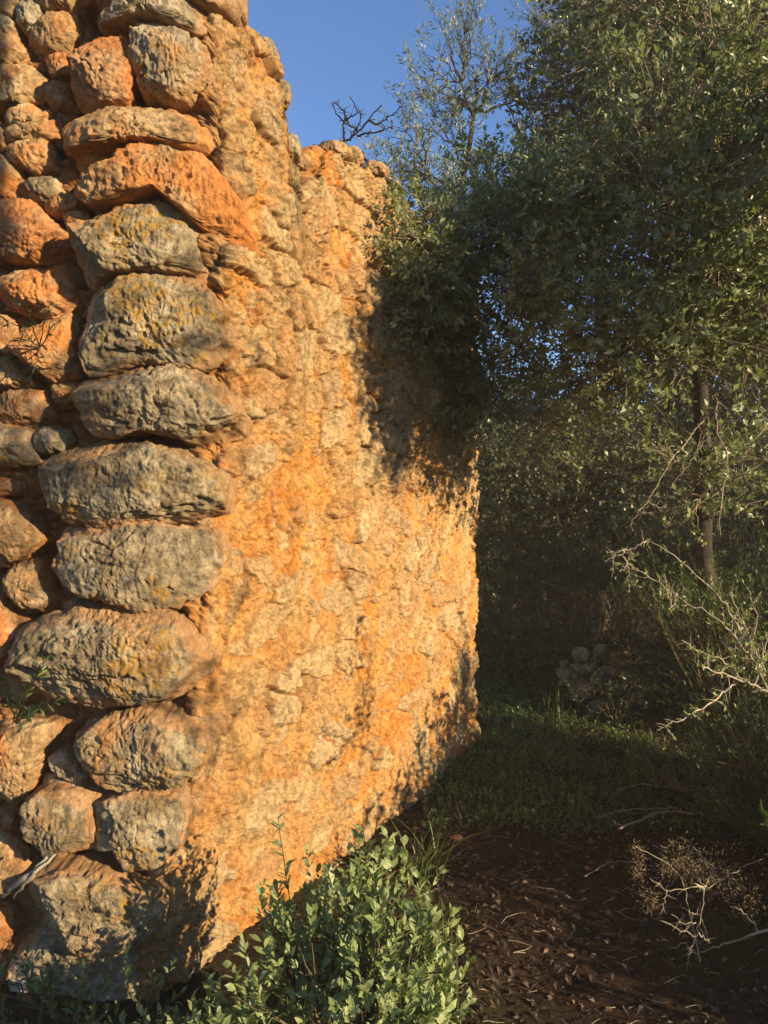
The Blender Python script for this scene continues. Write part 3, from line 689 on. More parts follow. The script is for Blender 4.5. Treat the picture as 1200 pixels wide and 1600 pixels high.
# wild olive against the sky
tree('wild_olive', 'thin wild olive with sparse silvery leaves against the blue sky above the wall', 'tree',
     [(.55, 6.9, 0), (.6, 6.7, 2), (.66, 6.4, 3.3), (.62, 6.2, 4.0), (.75, 6.2, 4.9)], .05, .018,
     [(.55, 6.2, 4.75, .50, .4, .62, 190), (.25, 6.1, 4.25, .42, .4, .35, 110), (.95, 6.2, 4.7, .40, .4, .7, 170), (.5, 6.1, 3.95, .75, .4, .35, 230), (1.2, 6.2, 4.1, .5, .4, .5, 200), (.62, 6.2, 5.45, .25, .2, .35, 40)],
     14, .044, 'olive_leaf', twigmat='bark', gap=-.02, gapf=2.6, nleaf=12, wid=.28, tw=.14, shell=.6, up=.8, many=2.2)
tree('wild_olive', 'pale leafed wild olive high behind the dark oak at the top of the photo', 'tree',
     [(2.6, 9.2, 0), (2.6, 9.2, 3), (2.5, 9.0, 5), (2.4, 9.0, 7)], .10, .03,
     [(2.4, 9, 7.3, .9, .6, .7, 380), (3.2, 9, 7.3, 1, .6, .9, 300), (2.6, 9, 6.2, .8, .7, .7, 250)], 15, .05, 'olive_leaf', gap=-.1, nleaf=9, wid=.3, tw=.14, up=.7)
# trees further back that close the view
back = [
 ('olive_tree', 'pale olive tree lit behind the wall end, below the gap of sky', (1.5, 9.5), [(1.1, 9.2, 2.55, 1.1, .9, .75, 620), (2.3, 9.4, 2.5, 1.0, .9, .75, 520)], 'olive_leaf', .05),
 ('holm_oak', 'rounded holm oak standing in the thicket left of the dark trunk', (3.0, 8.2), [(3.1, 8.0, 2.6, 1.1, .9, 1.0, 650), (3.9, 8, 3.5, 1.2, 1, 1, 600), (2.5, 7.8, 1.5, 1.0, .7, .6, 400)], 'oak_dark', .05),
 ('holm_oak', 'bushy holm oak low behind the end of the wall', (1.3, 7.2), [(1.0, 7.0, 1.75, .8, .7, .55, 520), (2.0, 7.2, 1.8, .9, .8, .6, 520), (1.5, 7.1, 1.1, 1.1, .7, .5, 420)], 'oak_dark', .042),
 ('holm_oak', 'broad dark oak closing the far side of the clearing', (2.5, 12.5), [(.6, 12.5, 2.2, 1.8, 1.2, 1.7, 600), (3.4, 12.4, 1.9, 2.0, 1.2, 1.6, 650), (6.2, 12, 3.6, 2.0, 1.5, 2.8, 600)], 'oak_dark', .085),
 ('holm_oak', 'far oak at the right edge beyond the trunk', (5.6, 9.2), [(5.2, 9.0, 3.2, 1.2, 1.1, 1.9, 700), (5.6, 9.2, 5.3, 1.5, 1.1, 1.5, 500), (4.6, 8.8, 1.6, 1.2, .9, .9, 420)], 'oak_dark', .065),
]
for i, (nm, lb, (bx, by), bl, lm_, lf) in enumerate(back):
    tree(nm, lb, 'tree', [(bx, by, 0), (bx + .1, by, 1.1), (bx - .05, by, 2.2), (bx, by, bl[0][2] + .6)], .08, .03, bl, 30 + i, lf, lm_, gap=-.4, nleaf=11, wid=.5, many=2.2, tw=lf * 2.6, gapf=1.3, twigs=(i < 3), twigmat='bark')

rg = np.random.default_rng(99); n = 26000
aa = rg.uniform(-.9, 2.2, n); aa = np.where(aa > 1.75, aa + 0, aa); rr_ = rg.uniform(16, 40, n) ; xx = rr_ * np.sin(aa); yy = rr_ * np.cos(aa)
hmax = 2.6 + 1.6 * noise3(np.stack([aa * 9, rr_ * .2, rr_ * 0], -1), 4) + .07 * rr_
P = np.stack([xx, yy, rg.random(n) * hmax], -1)
tag(leaves('distant_woods', P, rg.normal(size=(n, 3)), rg.normal(size=(n, 3)) + np.array([0, 0, .5]), rg.uniform(.35, .8, n), .6, M['oak_dark'], rnd=rg.random(n)), 'dark evergreen woods far behind the nearer trees', kind='stuff')

# scrub round the clearing
SH = [
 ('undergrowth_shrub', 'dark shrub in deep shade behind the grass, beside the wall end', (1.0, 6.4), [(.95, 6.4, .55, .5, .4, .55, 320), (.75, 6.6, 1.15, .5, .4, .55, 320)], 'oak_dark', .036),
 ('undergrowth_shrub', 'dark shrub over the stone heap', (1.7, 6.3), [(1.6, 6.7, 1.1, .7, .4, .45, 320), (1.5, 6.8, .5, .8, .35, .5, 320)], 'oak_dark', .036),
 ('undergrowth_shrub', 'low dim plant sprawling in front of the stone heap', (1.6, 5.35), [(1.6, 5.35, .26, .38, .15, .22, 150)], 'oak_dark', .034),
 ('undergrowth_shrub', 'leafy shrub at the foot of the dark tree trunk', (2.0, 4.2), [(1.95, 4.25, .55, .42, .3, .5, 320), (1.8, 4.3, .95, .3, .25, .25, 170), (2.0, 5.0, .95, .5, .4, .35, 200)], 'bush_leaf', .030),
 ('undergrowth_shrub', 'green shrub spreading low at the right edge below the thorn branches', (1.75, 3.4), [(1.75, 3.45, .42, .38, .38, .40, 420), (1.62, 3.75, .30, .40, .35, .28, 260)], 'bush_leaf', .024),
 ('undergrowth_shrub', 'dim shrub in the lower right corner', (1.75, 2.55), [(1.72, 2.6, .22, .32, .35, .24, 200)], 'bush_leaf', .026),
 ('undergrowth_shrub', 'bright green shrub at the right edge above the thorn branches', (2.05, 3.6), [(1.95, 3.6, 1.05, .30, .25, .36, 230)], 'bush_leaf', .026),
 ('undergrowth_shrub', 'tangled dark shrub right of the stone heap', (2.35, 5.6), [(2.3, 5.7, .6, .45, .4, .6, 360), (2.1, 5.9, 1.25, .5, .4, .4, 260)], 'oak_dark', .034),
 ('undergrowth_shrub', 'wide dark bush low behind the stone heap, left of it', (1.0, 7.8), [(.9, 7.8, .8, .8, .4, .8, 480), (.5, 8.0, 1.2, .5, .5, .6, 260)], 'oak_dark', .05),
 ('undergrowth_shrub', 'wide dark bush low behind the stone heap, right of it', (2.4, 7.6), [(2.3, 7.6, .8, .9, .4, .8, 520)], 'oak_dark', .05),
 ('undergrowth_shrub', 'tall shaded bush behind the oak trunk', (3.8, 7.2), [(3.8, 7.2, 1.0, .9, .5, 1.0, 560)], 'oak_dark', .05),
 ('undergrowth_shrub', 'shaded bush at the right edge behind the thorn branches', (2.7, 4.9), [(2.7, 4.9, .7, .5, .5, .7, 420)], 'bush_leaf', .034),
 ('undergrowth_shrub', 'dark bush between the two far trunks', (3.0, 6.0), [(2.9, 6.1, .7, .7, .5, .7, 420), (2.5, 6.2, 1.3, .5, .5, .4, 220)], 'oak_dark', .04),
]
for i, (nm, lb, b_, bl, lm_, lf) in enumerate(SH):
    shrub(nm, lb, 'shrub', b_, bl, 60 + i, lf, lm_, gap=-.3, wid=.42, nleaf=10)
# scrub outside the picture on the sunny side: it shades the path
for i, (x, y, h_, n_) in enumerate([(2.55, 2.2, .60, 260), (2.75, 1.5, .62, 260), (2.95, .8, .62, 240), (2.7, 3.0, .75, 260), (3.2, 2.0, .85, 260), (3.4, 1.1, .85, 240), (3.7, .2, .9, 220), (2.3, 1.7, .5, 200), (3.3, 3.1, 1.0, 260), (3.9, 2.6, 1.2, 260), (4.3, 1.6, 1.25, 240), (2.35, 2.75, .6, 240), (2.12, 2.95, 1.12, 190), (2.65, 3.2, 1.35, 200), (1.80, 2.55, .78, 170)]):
    shrub('scrub_bush', 'rounded green scrub bush on the sunny side of the path', 'shrub', (x, y), [(x, y, h_ * .45, .45, .45, h_ * .55, int(n_ * 1.6))], 90 + i, .05, 'bush_leaf', group='scrub bushes on the sunny side of the path', gap=-.5, wid=.5, nleaf=10)
# ------------------------------------------------------------ grey-green shrub in the foreground
shrub('saltbush', 'grey-green leafy shrub in front of the wall, sunlit, at the bottom of the photo', 'shrub', (-.05, 1.95),
      [(-.03, 1.95, .375, .23, .20, .235, 150), (.02, 1.88, .28, .19, .20, .24, 110), (-.16, 2.0, .36, .16, .14, .18, 60), (-.27, 1.93, .26, .17, .14, .22, 70), (-.40, 1.9, .15, .18, .14, .15, 50), (-.60, 1.95, .08, .16, .12, .09, 34), (.08, 1.95, .18, .14, .15, .18, 50)],
      120, .033, 'sage_leaf', tw=.085, nleaf=11, wid=.44, fine=True, gap=-.5, up=1.1, spread=.9)
def sprig(name, label, pts, leaf, n, seed, mat='sage_leaf', wid=.4, cat='plant', side=.9, r=.003):
    rg = np.random.default_rng(seed); p = rpoly(pts, 14, .002, rg)
    root = empty(name, tuple(p[0]), label, cat)
    child(tubes('stem', [(p, np.linspace(r, r * .4, 14))], M['stem'], 5), root)
    q = rg.uniform(.25, 1, n) * 13; i = np.minimum(q.astype(int), 12); f = (q - i)[:, None]
    P = p[i] * (1 - f) + p[i + 1] * f; d = unit(p[i + 1] - p[i])
    rv = unit(rg.normal(size=(n, 3))); D = d * .8 + unit(rv - (rv * d).sum(1)[:, None] * d) * side
    N = unit(d + rg.normal(size=(n, 3)) * .3 + np.array([0, 0, .4]))
    child(leaves('foliage', P, D, N, leaf * rg.uniform(.6, 1.15, n), wid, M[mat], fine=True), root)
    return root
sprig('shrub_shoot', 'tall leafy shoot rising at the left of the grey-green shrub', [(-.22, 2.0, .05), (-.24, 2.02, .45), (-.275, 2.02, .70)], .036, 46, 5)
sprig('shrub_shoot', 'leafy shoot rising from the middle of the grey-green shrub', [(-.02, 2.0, .05), (-.03, 2.05, .45), (-.055, 2.05, .66)], .036, 44, 6)
shrub('weed_plant', 'dark straggly weeds along the foot of the lowest corner stones, bottom left', 'weed', (-.82, 2.03), [(-.78, 2.04, .17, .34, .07, .12, 36), (-.98, 2.05, .22, .14, .06, .12, 16)], 131, .028, 'bush_leaf', tw=.07, nleaf=8, wid=.35, fine=True, gap=-.5, up=.9)
# small plants rooted in the wall
for k_, (lb, pp) in enumerate([('small green weed growing from the wall joint near the third lowest grey corner stone', [(30, 1110), (55, 1075), (70, 1035)]), ]):
    q = [W(a, b, 2.17) for a, b in pp]
    rgs = np.random.default_rng(k_); root = empty('wall_weed', tuple(W(25, 1130, 2.25)), lb, 'weed')
    st = []; lp = []; ld = []
    for (a, b) in [(70, 1035), (95, 1095), (10, 1065), (60, 1060), (45, 1120)]:
        s = rpoly([W(25, 1130, 2.27), W((a + 25) / 2 - 4, (b + 1130) / 2 - 6, 2.18), W(a, b, 2.14)], 10, .002, rgs)
        st.append((s, np.linspace(.0025, .001, 10)))
        for j in range(3, 10):
            for _ in range(3): lp.append(s[j]); ld.append(unit(s[j] - s[j - 1]) + rgs.normal(size=3) * .6)
    child(tubes('stem', st, M['stem'], 5), root)
    lp = np.array(lp); ld = np.array(ld)
    child(leaves('foliage', lp, ld, unit(rgs.normal(size=lp.shape) + np.array([0, -.6, .8])), .034 * rgs.uniform(.6, 1.1, len(lp)), .22, M['bush_leaf'], fine=True), root)
root = empty('wall_weed', tuple(W(60, 545, 2.3)), 'thin weed with dark narrow leaves between the rubble stones, upper left', 'weed')
rgs = np.random.default_rng(44); st = []; lp = []; ld = []
for (a, b) in [(30, 460), (75, 480), (95, 500), (8, 500), (50, 600), (25, 530)]:
    s = rpoly([W(62, 545, 2.32), W((a + 62) / 2, (b + 530) / 2, 2.2), W(a, b, 2.15)], 10, .002, rgs)
    st.append((s, np.linspace(.0022, .001, 10)))
    for j in range(4, 10):
        for _ in range(2): lp.append(s[j]); ld.append(unit(s[j] - s[j - 1]) + rgs.normal(size=3) * .7)
child(tubes('stem', st, M['stem'], 5), root); lp = np.array(lp); ld = np.array(ld)
child(leaves('foliage', lp, ld, unit(rgs.normal(size=lp.shape) + np.array([0, -.6, .8])), .028 * rgs.uniform(.6, 1.1, len(lp)), .2, M['bush_leaf'], fine=True), root)
# grey split stick wedged in the wall
rgs = np.random.default_rng(9)
o = tubes('dead_stick', [(rpoly([W(5, 1400, 2.22), W(40, 1372, 2.17), W(75, 1340, 2.2)], 14, .002, rgs), np.interp(np.linspace(0, 1, 14), [0, .5, 1], [.004, .011, .005])),
                         (rpoly([W(22, 1402, 2.18), W(52, 1365, 2.16), W(88, 1335, 2.2)], 14, .002, rgs), np.interp(np.linspace(0, 1, 14), [0, .5, 1], [.002, .007, .003]))], M['dead'], 8)
tag(o, 'grey split stick wedged between rubble stones low on the wall', 'stick')
# warped dark board lying over the broken wall top
pts = [W(497, 238, 3.12), W(520, 226, 3.2), W(548, 240, 3.3), W(580, 266, 3.45), (W(625, 292, 3.6))]
p = rpoly(pts, 30, .001, rgs); V = []
for i, c in enumerate(p):
    wv = .09 * (1 - .25 * i / 30) + .008 * math.sin(i * 1.9)
    for (a, b) in ((-1, 0), (-.5, .010), (0, .014), (.5, .008), (1, 0), (.5, -.014), (0, -.012), (-.5, -.014)):
        V.append(c + np.array([.42, .9, 0]) * a * wv * .6 + np.array([-.2, 0, 1]) * (b + .002 * rgs.normal()))
V = np.array(V); n = 30; F = []
for i in range(n - 1):
    for j in range(8): F.append((i * 8 + j, i * 8 + (j + 1) % 8, (i + 1) * 8 + (j + 1) % 8, (i + 1) * 8 + j))
F.append((0, 1, 2, 7)); F.append((2, 3, 4, 5)); F.append((2, 5, 6, 7))
o = mesh_np('warped_board', V, F, M['bark']); tag(o, 'dark warped board lying over the broken top of the wall', 'board')

# bare dead shrub that rises behind the wall top
def branch_thing(name, label, cat, lines, mat='dead', thorns=0, seed=0, r=.005, leafset=None, group=None):
    rg = np.random.default_rng(seed); root = empty(name, tuple(lines[0][0]), label, cat, group); tl = []; th = []
    lp = []; ld = []
    for k_, L in enumerate(lines):
        n = max(6, int(len(L) * 5)); p = rpoly(L, n, .0025, rg); rr_ = r * (1 if k_ == 0 else .65)
        tl.append((p, np.linspace(rr_, rr_ * .35, n)))
        for _ in range(thorns):
            i = rg.integers(1, n - 1); d = unit(rg.normal(size=3) + unit(p[i] - p[i - 1])); ln = rg.uniform(.012, .045)
            th.append((wob(p[i], p[i] + d * ln, 3, .05, rg), np.linspace(rr_ * .35, rr_ * .12, 3)))
            if leafset and rg.random() < leafset:
                for _2 in range(7): lp.append(p[i] + d * ln * rg.random()); ld.append(d + rg.normal(size=3) * .7)
    child(tubes('branch', tl + th, M[mat], 5), root)
    if lp:
        lp = np.array(lp); ld = np.array(ld)
        child(leaves('foliage', lp, ld, unit(rg.normal(size=lp.shape) + np.array([0, 0, .8])), .016 * rg.uniform(.6, 1.3, len(lp)), .42, M['thorn_leaf']), root)
    return root
def PL(d0_, d1_, ox_, oy_, *v):
    n = len(v) // 2; return [W(ox_ + v[2 * i] / 2.4, oy_ + v[2 * i + 1] / 2.4, d0_ + (d1_ - d0_) * i / max(1, n - 1)) for i in range(n)]
branch_thing('dead_shrub', 'leafless dark branches sticking up behind the wall top against the sky', 'dead shrub',
             [PL(4.3, 4.2, 380, 150, 560, 330, 470, 250, 370, 170, 400, 165, 470, 90, 520, 30), PL(4.2, 4.1, 380, 150, 380, 175, 375, 100, 430, 60, 400, 0), PL(4.2, 4.0, 380, 150, 430, 130, 400, 110, 370, 95, 330, 30),
              PL(4.2, 4.2, 380, 150, 470, 90, 500, 110, 560, 70, 590, 45), PL(4.2, 4.1, 380, 150, 400, 165, 440, 100, 440, 60), PL(4.2, 4.1, 380, 150, 395, 110, 380, 60, 340, 20), PL(4.2, 4.2, 380, 150, 430, 150, 470, 140, 520, 130, 560, 110)],
             mat='bark', thorns=16, seed=3, r=.010)
# thorny shrub on the right
tb = [PL(2.6, 2.2, 700, 550, 1300, 1340, 1200, 1275, 1080, 1220, 945, 1180), PL(2.4, 2.3, 700, 550, 1080, 1235, 1000, 1300, 930, 1350, 790, 1418),
      PL(2.5, 2.6, 700, 550, 1180, 1190, 1040, 945, 960, 860, 830, 750, 750, 705), PL(2.45, 2.6, 700, 550, 1120, 1130, 1030, 1010, 900, 940, 800, 870, 675, 795),
      PL(2.6, 2.6, 700, 550, 750, 708, 690, 738, 620, 750, 620, 825), PL(2.6, 2.6, 700, 550, 657, 745, 670, 800, 690, 875), PL(2.45, 2.5, 700, 550, 1190, 1200, 1100, 1000, 1060, 900),
      PL(2.45, 2.4, 700, 550, 1100, 1225, 1020, 1150, 960, 1130, 880, 1085), PL(2.4, 2.4, 700, 550, 1150, 1240, 1180, 1150, 1200, 1050), PL(2.5, 2.5, 700, 550, 1200, 1270, 1130, 1130, 1160, 1000, 1120, 880),
      PL(2.5, 2.4, 700, 550, 1080, 1220, 1060, 1130, 1110, 1060), PL(2.5, 2.45, 700, 550, 860, 905, 840, 960, 810, 830), PL(2.6, 2.5, 700, 550, 1300, 1340, 1400, 1900, 1420, 2300)]
branch_thing('thorn_bush', 'thorny shrub with bleached bare branches and tiny green leaves reaching in from the right edge', 'shrub', tb, thorns=26, seed=8, r=.0055, leafset=.45)
branch_thing('hanging_branch', 'crooked bare branch dangling under the sunlit oak, left of the dark trunk', 'branch',
             [PL(3.4, 3.2, 700, 550, 960, 250, 900, 330, 830, 410, 790, 490, 750, 560, 700, 620, 685, 650, 695, 672), PL(3.2, 3.2, 700, 550, 745, 560, 790, 585, 820, 575), PL(3.3, 3.3, 700, 550, 960, 330, 905, 420, 840, 500), PL(3.3, 3.3, 700, 550, 850, 350, 790, 372, 725, 365), PL(3.2,3.2,700,550, 720,600, 770,605, 775,620)], thorns=7, seed=21, r=.0045, mat='twig')
branch_thing('hanging_branch', 'crooked bare branch dangling under the sunlit oak, in front of the dark trunk', 'branch',
             [PL(3.4, 3.2, 700, 550, 1000, 200, 1010, 300, 1045, 390, 1045, 450, 1020, 600, 1018, 690), PL(3.2, 3.2, 700, 550, 1018, 640, 1000, 680, 980, 685), PL(3.2, 3.2, 700, 550, 1020, 595, 980, 620), PL(3.4, 3.3, 700, 550, 1200, 270, 1150, 330, 1140, 380)], thorns=6, seed=22, r=.0045, mat='twig')
def GP(*v, lift=.03):             # points lying on the ground, read off the photograph
    o = []
    for i in range(0, len(v), 2):
        px, py = 700 + v[i] / 2.4, 1000 + v[i + 1] / 2.4; d = (EYE - lift - .05) * FPX / (py - 800); o.append(W(px, py, d))
    return o
branch_thing('dry_twig', 'bleached forked twig lying on the dark ground in the sun', 'twig', [GP(640, 712, 740, 665, 830, 640, 915, 650, lift=.12), GP(618, 678, 650, 700, 700, 685, lift=.12), GP(740, 668, 770, 645, 830, 640, lift=.12)], thorns=5, seed=31, r=.005)
branch_thing('dry_twig', 'thin brown twig arching behind the bleached forked twig', 'twig', [GP(555, 665, 640, 640, 700, 635, 850, 630, 920, 655), GP(500, 605, 540, 640, 555, 665)], mat='twig', thorns=3, seed=32, r=.0035)
branch_thing('dry_twig', 'long reddish twig snaking along the far ground', 'twig', [GP(630, 565, 730, 535, 820, 555, 930, 548, 1050, 585, 1200, 600)], mat='twig', thorns=2, seed=33, r=.004)
branch_thing('dry_twig', 'slender curved twig left of the dry seed heads', 'twig', [GP(510, 890, 600, 835, 640, 830, 700, 832, 770, 850, lift=.06)], mat='twig', thorns=3, seed=34, r=.0035)
ds = [PL(2.6, 2.5, 700, 1000, 960, 1300, 930, 1120, 950, 1030, 965, 940, 925, 910), PL(2.55, 2.5, 700, 1000, 965, 925, 825, 940, 755, 895), PL(2.5, 2.5, 700, 1000, 825, 940, 795, 1030), PL(2.5, 2.5, 700, 1000, 925, 1110, 850, 1075, 790, 1045),
      PL(2.5, 2.5, 700, 1000, 925, 1060, 880, 1060, 835, 1030), PL(2.55, 2.5, 700, 1000, 930, 1110, 895, 1215), PL(2.5, 2.5, 700, 1000, 950, 1030, 905, 1020), PL(2.5, 2.5, 700, 1000, 940, 1100, 985, 1135), PL(2.6, 2.5, 700, 1000, 930, 1120, 880, 900, 840, 850, 700, 770),
      PL(2.6, 2.6, 700, 1000, 965, 940, 1100, 850, 1180, 820), PL(2.6, 2.6, 700, 1000, 960, 930, 1000, 860, 920, 780)]
dsr = branch_thing('dead_weed', 'dead bare weed with bleached twigs and dry seed heads, lower right', 'dead weed', ds, thorns=9, seed=35, r=.0035)
rg = np.random.default_rng(70)
P = []; D = []
for (a, b, r_) in [(860, 800, 45), (715, 870, 22), (820, 860, 25), (715, 800, 24), (900, 850, 40), (1020, 880, 60), (1120, 960, 50), (760, 970, 30), (950, 860, 50)]:
    c = W(700 + a / 2.4, 1000 + b / 2.4, 2.55); n = int(r_ * 6); rr_ = r_ / 2.4 / FPX * 2.55
    v = rg.normal(size=(n, 3)) * rr_ * .62; P.append(c + v); D.append(v / rr_ + rg.normal(size=(n, 3)) * .4)
P = np.vstack(P); D = np.vstack(D)
child(leaves('seed_head', P, D, unit(rg.normal(size=P.shape)), .012 * rg.uniform(.5, 1.3, len(P)), .16, M['seed']), dsr)
branch_thing('bare_branch', 'pale bare branch entering low from the right edge', 'branch', [PL(2.4, 2.55, 700, 1000, 1320, 1040, 1200, 1085, 1060, 1135, 940, 1175), PL(2.5, 2.5, 700, 1000, 1160, 1085, 1110, 1020, 1060, 1000)], thorns=3, seed=36, r=.006, mat='twig')

# ------------------------------------------------------------ stone heap, small stones
def loose_rock(name, x, y, s, mat, seed, label=None, cat=None, group=None, parent=None, z=None, flat=.7):
    rg = np.random.default_rng(seed); nu, nv = 36, 20
    th, ph = np.meshgrid(np.linspace(0, 2 * np.pi, nu, endpoint=False), np.linspace(-1.5, 1.5, nv), indexing='ij')
    V = np.stack([np.cos(ph) * np.cos(th), np.cos(ph) * np.sin(th), np.sin(ph)], -1).reshape(-1, 3)
    dims = np.array([1, rg.uniform(.6, .95), flat * rg.uniform(.7, 1.1)]) * s * .5
    V = V * dims
    for _ in range(10):
        n = unit(rg.normal(size=3)); h = np.sqrt(((dims * n) ** 2).sum()) * rg.uniform(.52, .80); dd = V @ n - h; m = dd > 0; V[m] -= np.outer(dd[m] * .9, n)
    V += unit(V) * (fbm(V * 3 / s + seed, 3, seed) * s * .08)[:, None]
    a = rg.uniform(0, 6.28); ca, sa = math.cos(a), math.sin(a); V[:, :2] = V[:, :2] @ np.array([[ca, -sa], [sa, ca]])
    z = gz1(x, y) + dims[2] * .45 if z is None else z
    o = mesh_np(name, V + np.array([x, y, z]), grid_faces(nu, nv, True), M[mat])
    if parent: child(o, parent)
    if label: tag(o, label, cat, group)
    return o
hx, hy = 1.72, 5.95
rg = np.random.default_rng(5)
GR = 'limestone blocks of the tumbled heap'
k_ = 0
for lay, (n, rad_) in enumerate([(9, .40), (8, .36), (7, .30), (4, .24), (2, .14)]):
    for i in range(n):
        a = 6.28 * i / n + lay; r_ = rad_ * rg.uniform(.5, 1)
        x, y = hx + math.cos(a) * r_ - .04 * lay + rg.normal() * .03, hy + math.sin(a) * r_ * .6 + rg.normal() * .03
        loose_rock('heap_stone', x, y, rg.uniform(.09, .21), 'grey', 900 + k_, 'weathered grey block in the %s layer of the tumbled stone heap beyond the grass' % ['bottom', 'second', 'middle', 'fourth', 'top'][lay], 'stone', GR, z=gz1(x, y) + .0 + lay * .085)
        k_ += 1
hs = [o for o in bpy.data.objects if o.name.startswith('heap_stone')]
NTH = ['leftmost', 'second from left', 'third from left', 'fourth from left', 'fifth from left', 'sixth from left', 'seventh from left', 'eighth from left', 'ninth from left']
for lay in ('bottom', 'second', 'middle', 'fourth', 'top'):
    mem = sorted([o for o in hs if 'the %s layer' % lay in o['label']], key=lambda o: sum(v.co.x for v in o.data.vertices) / len(o.data.vertices))
    for j, o in enumerate(mem): o['label'] = 'weathered grey block, %s in the %s layer of the tumbled stone heap' % (NTH[j], lay)
for j, (x, y, s_, mt, lb) in enumerate([(-.86, 2.14, .11, 'red', 'rust stained stone fallen at the foot of the lowest grey corner stone'), (-.70, 2.16, .06, 'tan', 'small tan stone fallen below the lowest corner stone, beside the rust stained one'),
        (-.52, 2.12, .09, 'pale', 'pale angular stone at the wall foot where the shrub leaves begin'), (-1.02, 2.15, .13, 'grey', 'grey stone half buried at the bottom left corner of the wall'),
        (.33, 3.55, .07, 'tan', 'tan stone crumbled from the wall, lying in the far grass edge'), (.40, 3.9, .05, 'pale', 'tiny pale stone against the wall foot near its far end')]):
    loose_rock('fallen_stone', x, y, s_, mt, 1000 + j, lb, 'stone')
loose_rock('stone', .13, 3.25, .10, 'pale', 991, 'small pale stone at the foot of the wall beside the long grass', 'stone')
loose_rock('brick_shard', .86, 3.27, .035, 'red', 992, 'small rust red shard lying on the leaf litter', 'shard')

# ------------------------------------------------------------ grass and litter
def in_wall(x, y):               # behind the wall's long face
    t = (y - 2.42) / (4.82 - 2.42); return x < (-.60 + 1.15 * np.clip(t, -1, 1.1)) + .03
rg = np.random.default_rng(77)
def scatter(n, x0, x1, y0, y1):
    x = rg.uniform(x0, x1, n); y = rg.uniform(y0, y1, n); m = ~in_wall(x, y) | (y > 5.6); return x[m], y[m]
def blades(name, x, y, h_, wdt, lean, mat, label, kind=None, cat=None, parent=None):
    n = len(x); z = gz(x, y); a = rg.uniform(0, 6.28, n); ln = rg.uniform(.2, 1, n) * lean
    dx, dy = np.cos(a) * ln, np.sin(a) * ln; hx_ = h_; V = np.zeros((n, 8, 3)); bx, by = -np.sin(a), np.cos(a)
    for k_, (t, wk) in enumerate(((0, 1), (.35, .9), (.7, .6), (1, .08))):
        cx = x + dx * hx_ * t ** 1.8; cy = y + dy * hx_ * t ** 1.8; cz = z - .01 + hx_ * (t - .45 * ln * t ** 2.2)
        for s_, sg in enumerate((-1, 1)):
            V[:, k_ * 2 + s_] = np.stack([cx + bx * wdt * wk * sg * .5, cy + by * wdt * wk * sg * .5, cz], -1)
    b = np.arange(n)[:, None, None] * 8; F = (np.array([[0, 1, 3, 2], [2, 3, 5, 4], [4, 5, 7, 6]])[None] + b).reshape(-1, 4)
    o = mesh_np(name, V.reshape(-1, 3), F, M[mat], attrs={'rnd': np.repeat(rg.random(n) ** 1.5, 8)}); 
    if parent: child(o, parent)
    else: tag(o, label, cat, kind=kind)
    return o
x, y = scatter(26000, .2, 2.6, 3.7, 6.8)
dn = fbm(np.stack([x * 2, y * 2, x * 0], -1), 3, 71) + .45 * sst(1.9, .7, x) + .3 * sst(3.7, 4.2, y) * sst(6, 5, y) - .38
m = dn > rg.random(len(x)) ** .7 * .5; x, y = x[m], y[m]
blades('grass', x, y, rg.uniform(.03, .12, len(x)), .0045, 1.0, 'grass', 'short green grass growing at the far end of the wall', kind='stuff')
x, y = scatter(9000, -.2, 2.2, 1.9, 4.2); dn = fbm(np.stack([x * 2.5, y * 2.5, x * 0], -1), 3, 72); m = (dn > .15 + rg.random(len(x)) * .4); x, y = x[m], y[m]
blades('grass', x, y, rg.uniform(.02, .07, len(x)), .004, .9, 'grass', 'thin scattered grass on the dark ground of the path', kind='stuff')
# weedy ground cover among the grass
x, y = scatter(9000, .2, 2.4, 3.6, 6.6); n = len(x)
dn = fbm(np.stack([x * 2.2, y * 2.2, x * 0], -1), 3, 73) + .3 * sst(2.0, .8, x); m = dn > rg.random(n) * .35; x, y = x[m], y[m]; n = len(x)
cl = np.stack([x, y, gz(x, y)], -1); P, D, N, ll, tone = sprays(cl, rg.normal(size=(n, 3)) * .4 + np.array([0, 0, 1]), rg, 6, .06, .022)
tag(leaves('ground_cover', P, D, N, ll, .55, M['bush_leaf'], rnd=tone), 'low leafy weeds mixed into the grass', kind='stuff')
x, y = scatter(52000, -.4, 3.2, 1.9, 7.0); m = fbm(np.stack([x * 1.8, y * 1.8, x * 0], -1), 4, 75, .6) + .6 > rg.random(len(x)); x, y = x[m], y[m]; n = len(x)
P = np.stack([x, y, gz(x, y) + rg.uniform(.001, .014, n)], -1); D = rg.normal(size=(n, 3)); D[:, 2] *= .22
tag(leaves('leaf_litter', P, D, unit(rg.normal(size=(n, 3)) * .35 + np.array([0, 0, 1])), .034 * (.3 + 1.0 * rg.random(n) ** 1.6), rg.uniform(.2, .7, n), M['litter'], curl=.5, rnd=rg.random(n) ** 1.6), 'brown fallen oak leaves covering the path', kind='stuff')
x, y = scatter(1500, -.3, 3.0, 1.9, 6.5); n = len(x); P = np.stack([x, y, gz(x, y) + .008], -1); D = rg.normal(size=(n, 3)); D[:, 2] *= .12
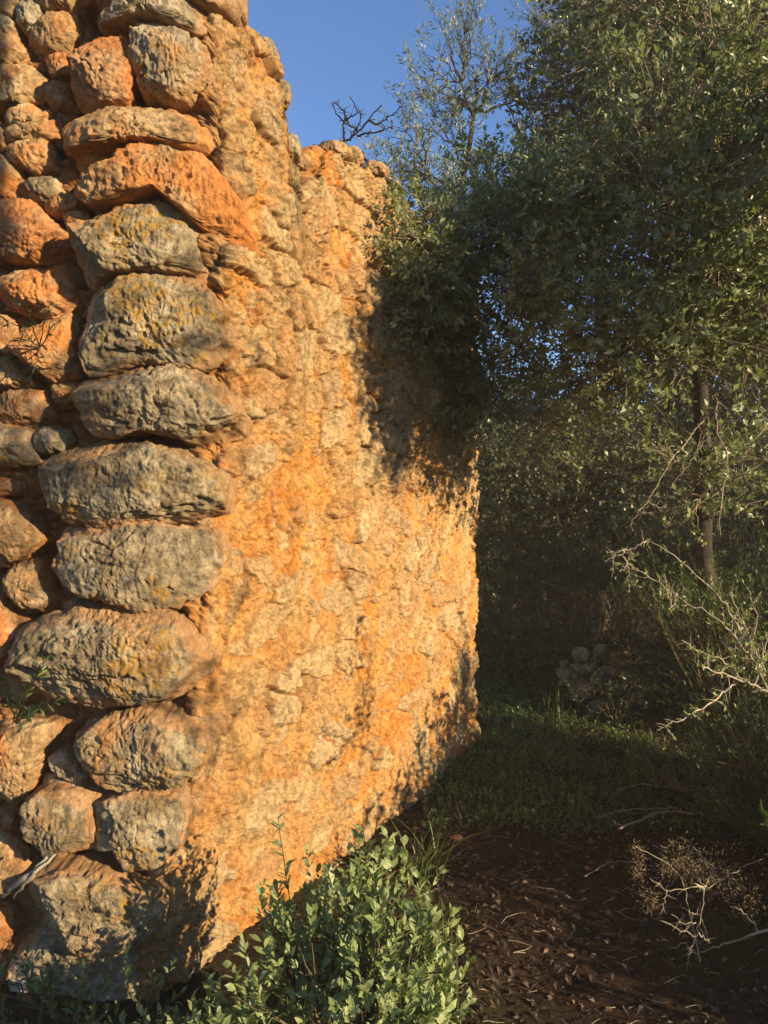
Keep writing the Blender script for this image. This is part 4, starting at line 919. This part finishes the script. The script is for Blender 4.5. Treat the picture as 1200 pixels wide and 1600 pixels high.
tag(tubes('twig_litter', [(wob(P[i], P[i] + D[i] * .04, 4, .06, rg), np.linspace(.0018, .0008, 4)) for i in range(n)], M['twig'], 4), 'small broken twigs lying among the fallen leaves', kind='stuff')
# separate long tufts
def tuft(label, x, y, n, h_, sp, seed, lean=.9):
    global rg
    root = empty('grass_tuft', (x, y, gz1(x, y)), label, 'grass tuft')
    xx = x + rg.normal(size=n) * sp; yy = y + rg.normal(size=n) * sp
    blades('blades', xx, yy, h_ * rg.uniform(.5, 1.1, n), .007, lean, 'grass', '', parent=root); return root
tuft('long arching grass tuft at the foot of the wall, right of the grey-green shrub', .16, 3.15, 60, .34, .03, 1, 1.0)
tuft('broad bladed tuft in the green grass nearest the wall end', .72, 4.25, 42, .30, .03, 2, .9)
tuft('upright thin tuft at the edge of the bare ground', .92, 3.75, 14, .26, .02, 3, .35)
tuft('tall grass tuft in front of the right-hand shrub', 1.35, 4.1, 26, .42, .02, 4, .25)
tuft('sparse tuft with curling blades beside the grey-green shrub', .17, 2.35, 22, .38, .025, 5, .8)
tuft('grass tuft deep in shade below the stone heap', 1.15, 5.2, 26, .34, .04, 6, .4)


# ------------------------------------------------------------ warm haze added to imitate the veil of lens glare
hz = mesh_np('haze', [(-1000, -1000, -1.5), (1000, -1000, -1.5), (1000, 1000, -1.5), (-1000, 1000, -1.5), (-1000, -1000, 9.2), (1000, -1000, 9.2), (1000, 1000, 9.2), (-1000, 1000, 9.2)],
             [(0, 3, 2, 1), (4, 5, 6, 7), (0, 1, 5, 4), (1, 2, 6, 5), (2, 3, 7, 6), (3, 0, 4, 7)], smooth=False)
hm = bpy.data.materials.new('glare veil haze'); hm.use_nodes = True; hn = hm.node_tree; hn.nodes.clear()
ho = hn.nodes.new('ShaderNodeOutputMaterial'); hv = hn.nodes.new('ShaderNodeVolumePrincipled')
hv.inputs['Color'].default_value = (1, .86, .66, 1); hv.inputs['Density'].default_value = HAZE; hv.inputs['Anisotropy'].default_value = 0.0
hn.links.new(hv.outputs[0], ho.inputs['Volume']); hz.data.materials.append(hm)
tag(hz, 'added thin glare veil haze in the air', kind='stuff')
